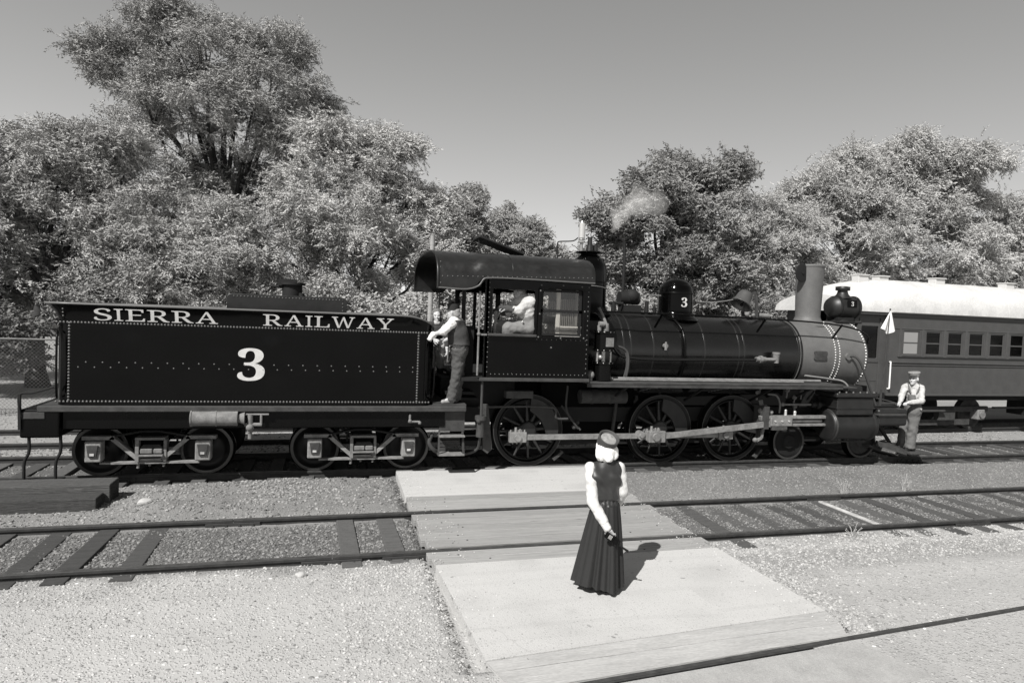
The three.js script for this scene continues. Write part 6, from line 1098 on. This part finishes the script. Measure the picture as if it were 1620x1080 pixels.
// --- man on the tender step ---
{
  const P = thing('person', 'man in dark waistcoat and cap standing on the tender step beside the cab', 'person', [2.08, 1.225, -11.2]);
  const J = { hipL: [0.085, 0.90, 0.10], hipR: [0.125, 0.9, -0.09], pelvis: [0.10, 0.95, 0.0], chest: [0.055, 1.2, 0.01], neck: [-0.01, 1.43, 0.02], shL: [-0.075, 1.36, 0.14], shR: [0.12, 1.36, -0.12], elL: [-0.22, 1.22, 0.22], wrL: [-0.38, 1.16, 0.12], elR: [0.05, 1.12, -0.28], wrR: [-0.1, 1.05, -0.3], knL: [0.045, 0.48, 0.1], knR: [0.12, 0.49, -0.1], anL: [-0.015, 0.09, 0.07], anR: [0.09, 0.09, -0.1], belly: [0.05, 1.08, 0.02] };
  const skin = 0.45, head = euler(headGeo(skin).scale(1.05, 1.05, 1.05), -0.05, -Math.PI / 2 - 0.55, 0).translate(-0.035, 1.545, 0.03);
  bodyMesh(P, [...limbs(J, { arms: 'LR', legs: 'LR', scale: 0.98 }), cap(J.neck, [-0.03, 1.51, 0.02], 0.06, 0.055), cap(J.anL, [-0.14, 0.04, 0.1], 0.04, 0.03), cap(J.anR, [-0.02, 0.04, -0.1], 0.04, 0.03)], head,
    [placeHand(handGeo(0.7), J.wrL, [-0.5, -0.75, 0.1], [0, 0, -1]), placeHand(handGeo(0.5, -1), J.wrR, [-0.8, -0.5, 0], [0, 0, 1])], skin);
  part(P, 'shirt', [blob(limbs(J, { arms: 'LR', armEnd: 0.18, t: 0.018 }), 0.011, 0.02, 0.011, 14, (x, y, z) => 0.92 - y)], cloth(0.8));
  part(P, 'collar', [blob([cap([-0.008, 1.42, 0.02], [-0.018, 1.455, 0.02], 0.075, 0.068)], 0.01)], cloth(0.8));
  part(P, 'glove', [blob([cap(lerp3(J.elL, J.wrL, 0.95), J.wrL, 0.044, 0.042), cap(J.wrL, [-0.43, 1.09, 0.13], 0.05, 0.04)], 0.009, 0.02, 0.006, 25)], cloth(0.8));
  const B = [...limbs(J, { t: 0.036, scale: 1.06 }), cap([0.1, 0.98, 0], [0.07, 1.12, 0], 0.165, 0.165)];
  part(P, 'waistcoat', [blob(B, 0.013, 0.05, 0.006, 8, (x, y, z) => Math.max(0.99 - y, y - 1.415, (Math.hypot(x - J.shL[0] + 0.02, y - J.shL[1] + 0.03, z - J.shL[2] - 0.07) < 0.105 ? 0.02 : -1)))], cloth(0.05));
  part(P, 'belt', [blob([cap(J.hipL, J.hipR, 0.145, 0.145), cap(J.pelvis, [0.095, 1.0, 0], 0.155, 0.155)], 0.012, 0.03, 0, 9, (x, y, z) => Math.abs(y - 0.975 - 0.1 * (x - 0.1)) - 0.018)], cloth(0.03));
  part(P, 'trousers', [blob([...limbs(J, { legs: 'LR', t: 0.026, hem: 0.062, torso: 0 }), cap(J.hipL, J.hipR, 0.142, 0.142), cap(J.pelvis, [0.1, 0.98, 0], 0.15, 0.15)], 0.012, 0.03, 0.02, 10, (x, y, z) => Math.max(y - 0.985, 0.03 - y))], cloth(0.075));
  for (const [a, b] of [[J.anL, [-0.17, 0, 0.1]], [J.anR, [-0.06, 0, -0.1]]]) part(P, 'shoe', [blob(shoe(a, b, 0.048), 0.01, 0.02)], cloth(0.3));
  part(P, 'cap', [lathe([[0.10, -0.03], [0.103, 0.02], [0.112, 0.07], [0.1, 0.085], [0, 0.09]], 32).rotateZ(0.06).translate(-0.03, 1.615, 0.03), lathe([[0, 0.0], [0.09, 0.0], [0.09, 0.008], [0, 0.01]], 24).scale(1, 1, 0.9).translate(-0.105, 1.588, 0.01)], cloth(0.02));
  part(P, 'hair', [blob([cap([0.0, 1.56, 0.05], [0.015, 1.52, 0.055], 0.082, 0.07), cap([-0.02, 1.57, 0.01], [-0.02, 1.58, 0.01], 0.1, 0.1)], 0.01, 0.02, 0.006, 25, (x, y, z) => Math.max(-(x + 0.035), y - 1.62))], cloth(0.35));
}
// --- smiling young woman behind him ---
{
  const P = thing('person', 'smiling woman with long hair standing in the gangway, looking at the camera', 'person', [2.05, 1.25, -12.95]);
  const J = { hipL: [-0.085, 0.84, 0], hipR: [0.085, 0.84, 0], pelvis: [0, 0.9, 0], chest: [0, 1.15, 0], neck: [0, 1.32, 0], shL: [-0.155, 1.26, 0], shR: [0.155, 1.26, 0], elL: [-0.2, 1.0, 0.03], wrL: [-0.08, 0.98, 0.2], elR: [0.21, 1.0, 0.05], wrR: [0.2, 0.8, 0.12], knL: [-0.1, 0.45, 0.04], knR: [0.09, 0.45, 0.06], anL: [-0.1, 0.08, 0], anR: [0.1, 0.08, 0.02] };
  const skin = 0.5;
  bodyMesh(P, [...limbs(J, { arms: 'LR', legs: 'LR', scale: 0.88 }), cap(J.neck, [0, 1.39, 0.01], 0.05, 0.048), cap(J.anL, [-0.1, 0.035, 0.12], 0.036, 0.03), cap(J.anR, [0.11, 0.035, 0.14], 0.036, 0.03)], euler(headGeo(skin, 0.9), 0.02, -0.12, 0.05).translate(0.0, 1.435, 0.015),
    [placeHand(handGeo(0.5), J.wrL, [0.6, -0.2, 0.5], [0, -0.3, -1]), placeHand(handGeo(0.4, -1), J.wrR, [0, -1, 0.2], [-1, 0, 0])], skin);
  part(P, 'top', [blob(limbs(J, { arms: 'LR', armEnd: 0.85, t: 0.012, scale: 0.92 }), 0.013, 0.03, 0.008, 12, (x, y, z) => Math.max(0.86 - y, y - 1.33))], cloth(0.04));
  part(P, 'collar', [blob([cap([-0.02, 1.3, 0.06], [0.02, 1.3, 0.06], 0.045, 0.045)], 0.01)], cloth(0.52));
  part(P, 'trousers', [blob([...limbs(J, { legs: 'LR', t: 0.018, torso: 0, scale: 0.9 }), cap(J.hipL, J.hipR, 0.12, 0.12), cap([0, 0.86, 0], [0, 0.92, 0], 0.125, 0.12)], 0.013, 0.03, 0.01, 10, (x, y, z) => Math.max(y - 0.92, 0.42 - y))], cloth(0.5));
  for (const s of ['L', 'R']) part(P, 'boot', [blob([cap(lerp3(J['kn' + s], J['an' + s], 0.05), J['an' + s], 0.072, 0.052), ...shoe(J['an' + s], [J['an' + s][0] + 0.01, 0, J['an' + s][2] + 0.15])], 0.011, 0.02)], cloth(0.02));
  part(P, 'bag_strap', [tube([[0.13, 1.28, 0.1], [0.0, 1.08, 0.15], [-0.12, 0.92, 0.13]], 0.016, 16)], cloth(0.35));
  part(P, 'hair', [blob([cap([0, 1.49, -0.02], [0, 1.44, -0.03], 0.1, 0.095), cap([-0.085, 1.42, 0.0], [-0.11, 1.24, 0.02], 0.04, 0.03), cap([0.085, 1.42, 0], [0.11, 1.24, 0.02], 0.04, 0.03), cap([0, 1.4, -0.07], [0, 1.22, -0.08], 0.07, 0.06)], 0.009, 0.02, 0.008, 22, (x, y, z) => (Math.abs(x) < 0.074 && z > 0.03 && y < 1.51 ? 0.02 : -1))], cloth(0.16));
}
// --- crew member on the window ledge of the cab ---
{
  const P = thing('person', 'crew member in pale shirt and overalls sitting with his back in the open cab window', 'person', [3.2, 2.44, -11.2]); P.scale.setScalar(1.07);
  const J = { hipL: [0.14, 0.10, -0.13], hipR: [0.22, 0.11, 0.02], pelvis: [0.18, 0.14, -0.04], chest: [0.15, 0.40, 0.0], neck: [0.10, 0.60, -0.06], shL: [0.03, 0.53, -0.17], shR: [0.18, 0.53, 0.10], elR: [-0.02, 0.38, 0.10], wrR: [-0.2, 0.40, 0.0], elL: [-0.1, 0.34, -0.24], wrL: [-0.26, 0.36, -0.2], knL: [-0.25, 0.12, -0.22], knR: [-0.16, 0.085, 0.0], anL: [-0.28, -0.3, -0.25], anR: [-0.15, -0.32, -0.1] };
  const skin = 0.35;
  bodyMesh(P, [...limbs(J, { arms: 'LR', legs: 'LR', scale: 0.92 }), cap(J.neck, [0.07, 0.66, -0.08], 0.055, 0.055), cap(J.anL, [-0.38, -0.36, -0.25], 0.04, 0.03), cap(J.anR, [-0.27, -0.38, -0.1], 0.04, 0.03)], euler(headGeo(skin), 0.45, -Math.PI * 0.72, 0).translate(0.03, 0.665, -0.09),
    [placeHand(handGeo(0.8), J.wrL, [-1, -0.1, 0.1], [0, -1, 0]), placeHand(handGeo(0.8, -1), J.wrR, [-1, 0, -0.1], [0, -1, 0])], skin);
  part(P, 'shirt', [blob(limbs(J, { arms: 'LR', armEnd: 0.35, t: 0.026 }), 0.011, 0.02, 0.012, 13, (x, y, z) => 0.2 - y)], cloth(0.52));
  part(P, 'glove', [blob([cap(lerp3(J.elR, J.wrR, 0.35), J.wrR, 0.06, 0.055), cap(J.wrR, [-0.31, 0.41, -0.02], 0.06, 0.045)], 0.01, 0.02, 0.008, 18)], cloth(0.06));
  part(P, 'glove', [blob([cap(lerp3(J.elL, J.wrL, 0.35), J.wrL, 0.06, 0.055), cap(J.wrL, [-0.36, 0.35, -0.2], 0.06, 0.045)], 0.01, 0.02, 0.008, 18)], cloth(0.06));
  const denim = cloth(0.24, { map: rep(TX.stripe, 3) });
  part(P, 'overalls', [blob([...limbs(J, { legs: 'LR', t: 0.03, torso: 0 }), cap(J.hipL, J.hipR, 0.15, 0.15), cap(J.pelvis, lerp3(J.pelvis, J.chest, 0.55), 0.155, 0.16)], 0.012, 0.04, 0.012, 10, (x, y, z) => Math.max(y - 0.29 - 0.5 * Math.max(0, x - 0.12), -0.03 - y + (x < -0.1 ? -9 : 0)))], denim);
  part(P, 'strap', [tube([[0.30, 0.28, 0.08], [0.315, 0.4, 0.07], [0.28, 0.52, 0.05], [0.2, 0.605, 0.06], [0.1, 0.6, 0.06]], 0.02, 24), tube([[0.28, 0.3, -0.08], [0.29, 0.42, -0.08], [0.24, 0.54, -0.08], [0.14, 0.6, -0.1]], 0.02, 24)], denim);
  part(P, 'button', [ball(0.04, 0.2, 0.13, 0.018, 8)], M.brightMetal);
  part(P, 'cap', [blob([cap([0.03, 0.73, -0.09], [0.04, 0.72, -0.09], 0.1, 0.105), cap([-0.04, 0.72, -0.13], [-0.09, 0.7, -0.16], 0.05, 0.04)], 0.01, 0.02, 0.006, 18, (x, y, z) => 0.695 - y - 0.15 * x)], cloth(0.16));
  part(P, 'bandana', [blob([cap([0.1, 0.615, -0.06], [0.075, 0.645, -0.075], 0.075, 0.07)], 0.01, 0.02, 0.006, 20)], cloth(0.3));
}
// --- man at the front of the engine ---
{
  const P = thing('person', 'man in cap, white shirt and overalls on the footboard at the engine front', 'person', [12.22, 0.172, -11.55]);
  const J = { hipL: [0.03, 0.88, 0.08], hipR: [0.09, 0.88, -0.08], pelvis: [0.06, 0.94, 0], chest: [0.06, 1.2, 0.02], neck: [0.02, 1.43, 0.02], shL: [0.125, 1.37, 0.12], shR: [-0.06, 1.36, -0.12], elL: [0.03, 1.1, 0.24], wrL: [-0.26, 1.06, 0.2], elR: [-0.2, 1.17, -0.06], wrR: [-0.36, 1.07, 0.08], knL: [0.0, 0.48, 0.08], knR: [-0.02, 0.48, -0.1], anL: [-0.02, 0.09, 0.06], anR: [-0.08, 0.09, -0.1] };
  const skin = 0.5;
  bodyMesh(P, [...limbs(J, { arms: 'LR', legs: 'LR' }), cap(J.neck, [0.0, 1.5, 0.03], 0.058, 0.054), cap(J.anL, [-0.13, 0.04, 0.09], 0.04, 0.03), cap(J.anR, [-0.2, 0.04, -0.08], 0.04, 0.03)], euler(headGeo(skin).scale(1.08, 1.08, 1.08), 0.0, -1.2, 0).translate(-0.01, 1.55, 0.045),
    [placeHand(handGeo(0.7), J.wrL, [-1, -0.1, 0.0], [0, -1, 0]), placeHand(handGeo(0.8, -1), J.wrR, [-0.6, -0.8, 0.1], [0.3, 0, -1])], skin);
  part(P, 'shirt', [blob(limbs(J, { arms: 'LR', armEnd: 0.93, t: 0.014, scale: 0.95 }), 0.011, 0.018, 0.012, 14, (x, y, z) => 0.95 - y)], cloth(0.52));
  part(P, 'collar', [blob([cap([0.02, 1.44, 0.03], [0.005, 1.465, 0.03], 0.075, 0.065)], 0.01)], cloth(0.52));
  const denim = cloth(0.14);
  part(P, 'overalls', [blob([...limbs(J, { legs: 'LR', t: 0.032, hem: 0.07, torso: 0 }), cap(J.hipL, J.hipR, 0.14, 0.14), cap(J.pelvis, [0.06, 1.06, 0.02], 0.15, 0.155)], 0.013, 0.04, 0.016, 8, (x, y, z) => Math.max(y - 1.07, 0.05 - y))], denim);
  part(P, 'bib', [blob([cap([-0.04, 1.06, 0.08], [-0.06, 1.2, 0.065], 0.085, 0.075)], 0.011, 0.02, 0.004, 12, (x, y, z) => Math.max(y - 1.22, x * 0.55 - z * 0.85 + 0.045 - 0.0))], denim);
  part(P, 'strap', [tube([[-0.02, 1.25, 0.15], [0.03, 1.36, 0.16], [0.08, 1.445, 0.1], [0.12, 1.45, 0.03], [0.2, 1.36, -0.02]], 0.016, 24), tube([[-0.1, 1.25, 0.08], [-0.1, 1.36, 0.03], [-0.05, 1.45, -0.05], [0.02, 1.45, -0.08]], 0.016, 24)], denim);
  for (const [a, b] of [[J.anL, [-0.17, 0, 0.1]], [J.anR, [-0.24, 0, -0.08]]]) part(P, 'boot', [blob(shoe(a, b, 0.05), 0.01, 0.02)], M.matte);
  part(P, 'cap', [lathe([[0.1, -0.02], [0.104, 0.02], [0.122, 0.045], [0.108, 0.066], [0, 0.074]], 32).rotateZ(0.12).translate(0.004, 1.645, 0.04)], cloth(0.3, { map: rep(TX.stripe, 4) }));
  part(P, 'cap_peak', [lathe([[0, 0.0], [0.095, -0.005], [0.095, 0.006], [0, 0.012]], 24).scale(0.9, 1, 0.9).rotateZ(0.1).translate(-0.085, 1.622, 0.08)], cloth(0.04));
  part(P, 'watch', [cz(0.02, 0.93, 0.24, 0.255, 0.02)], M.brightMetal);
}
scene.traverse((o) => { if (o.isMesh) { o.castShadow = true; o.receiveShadow = true; } });
renderer.render(scene, camera);
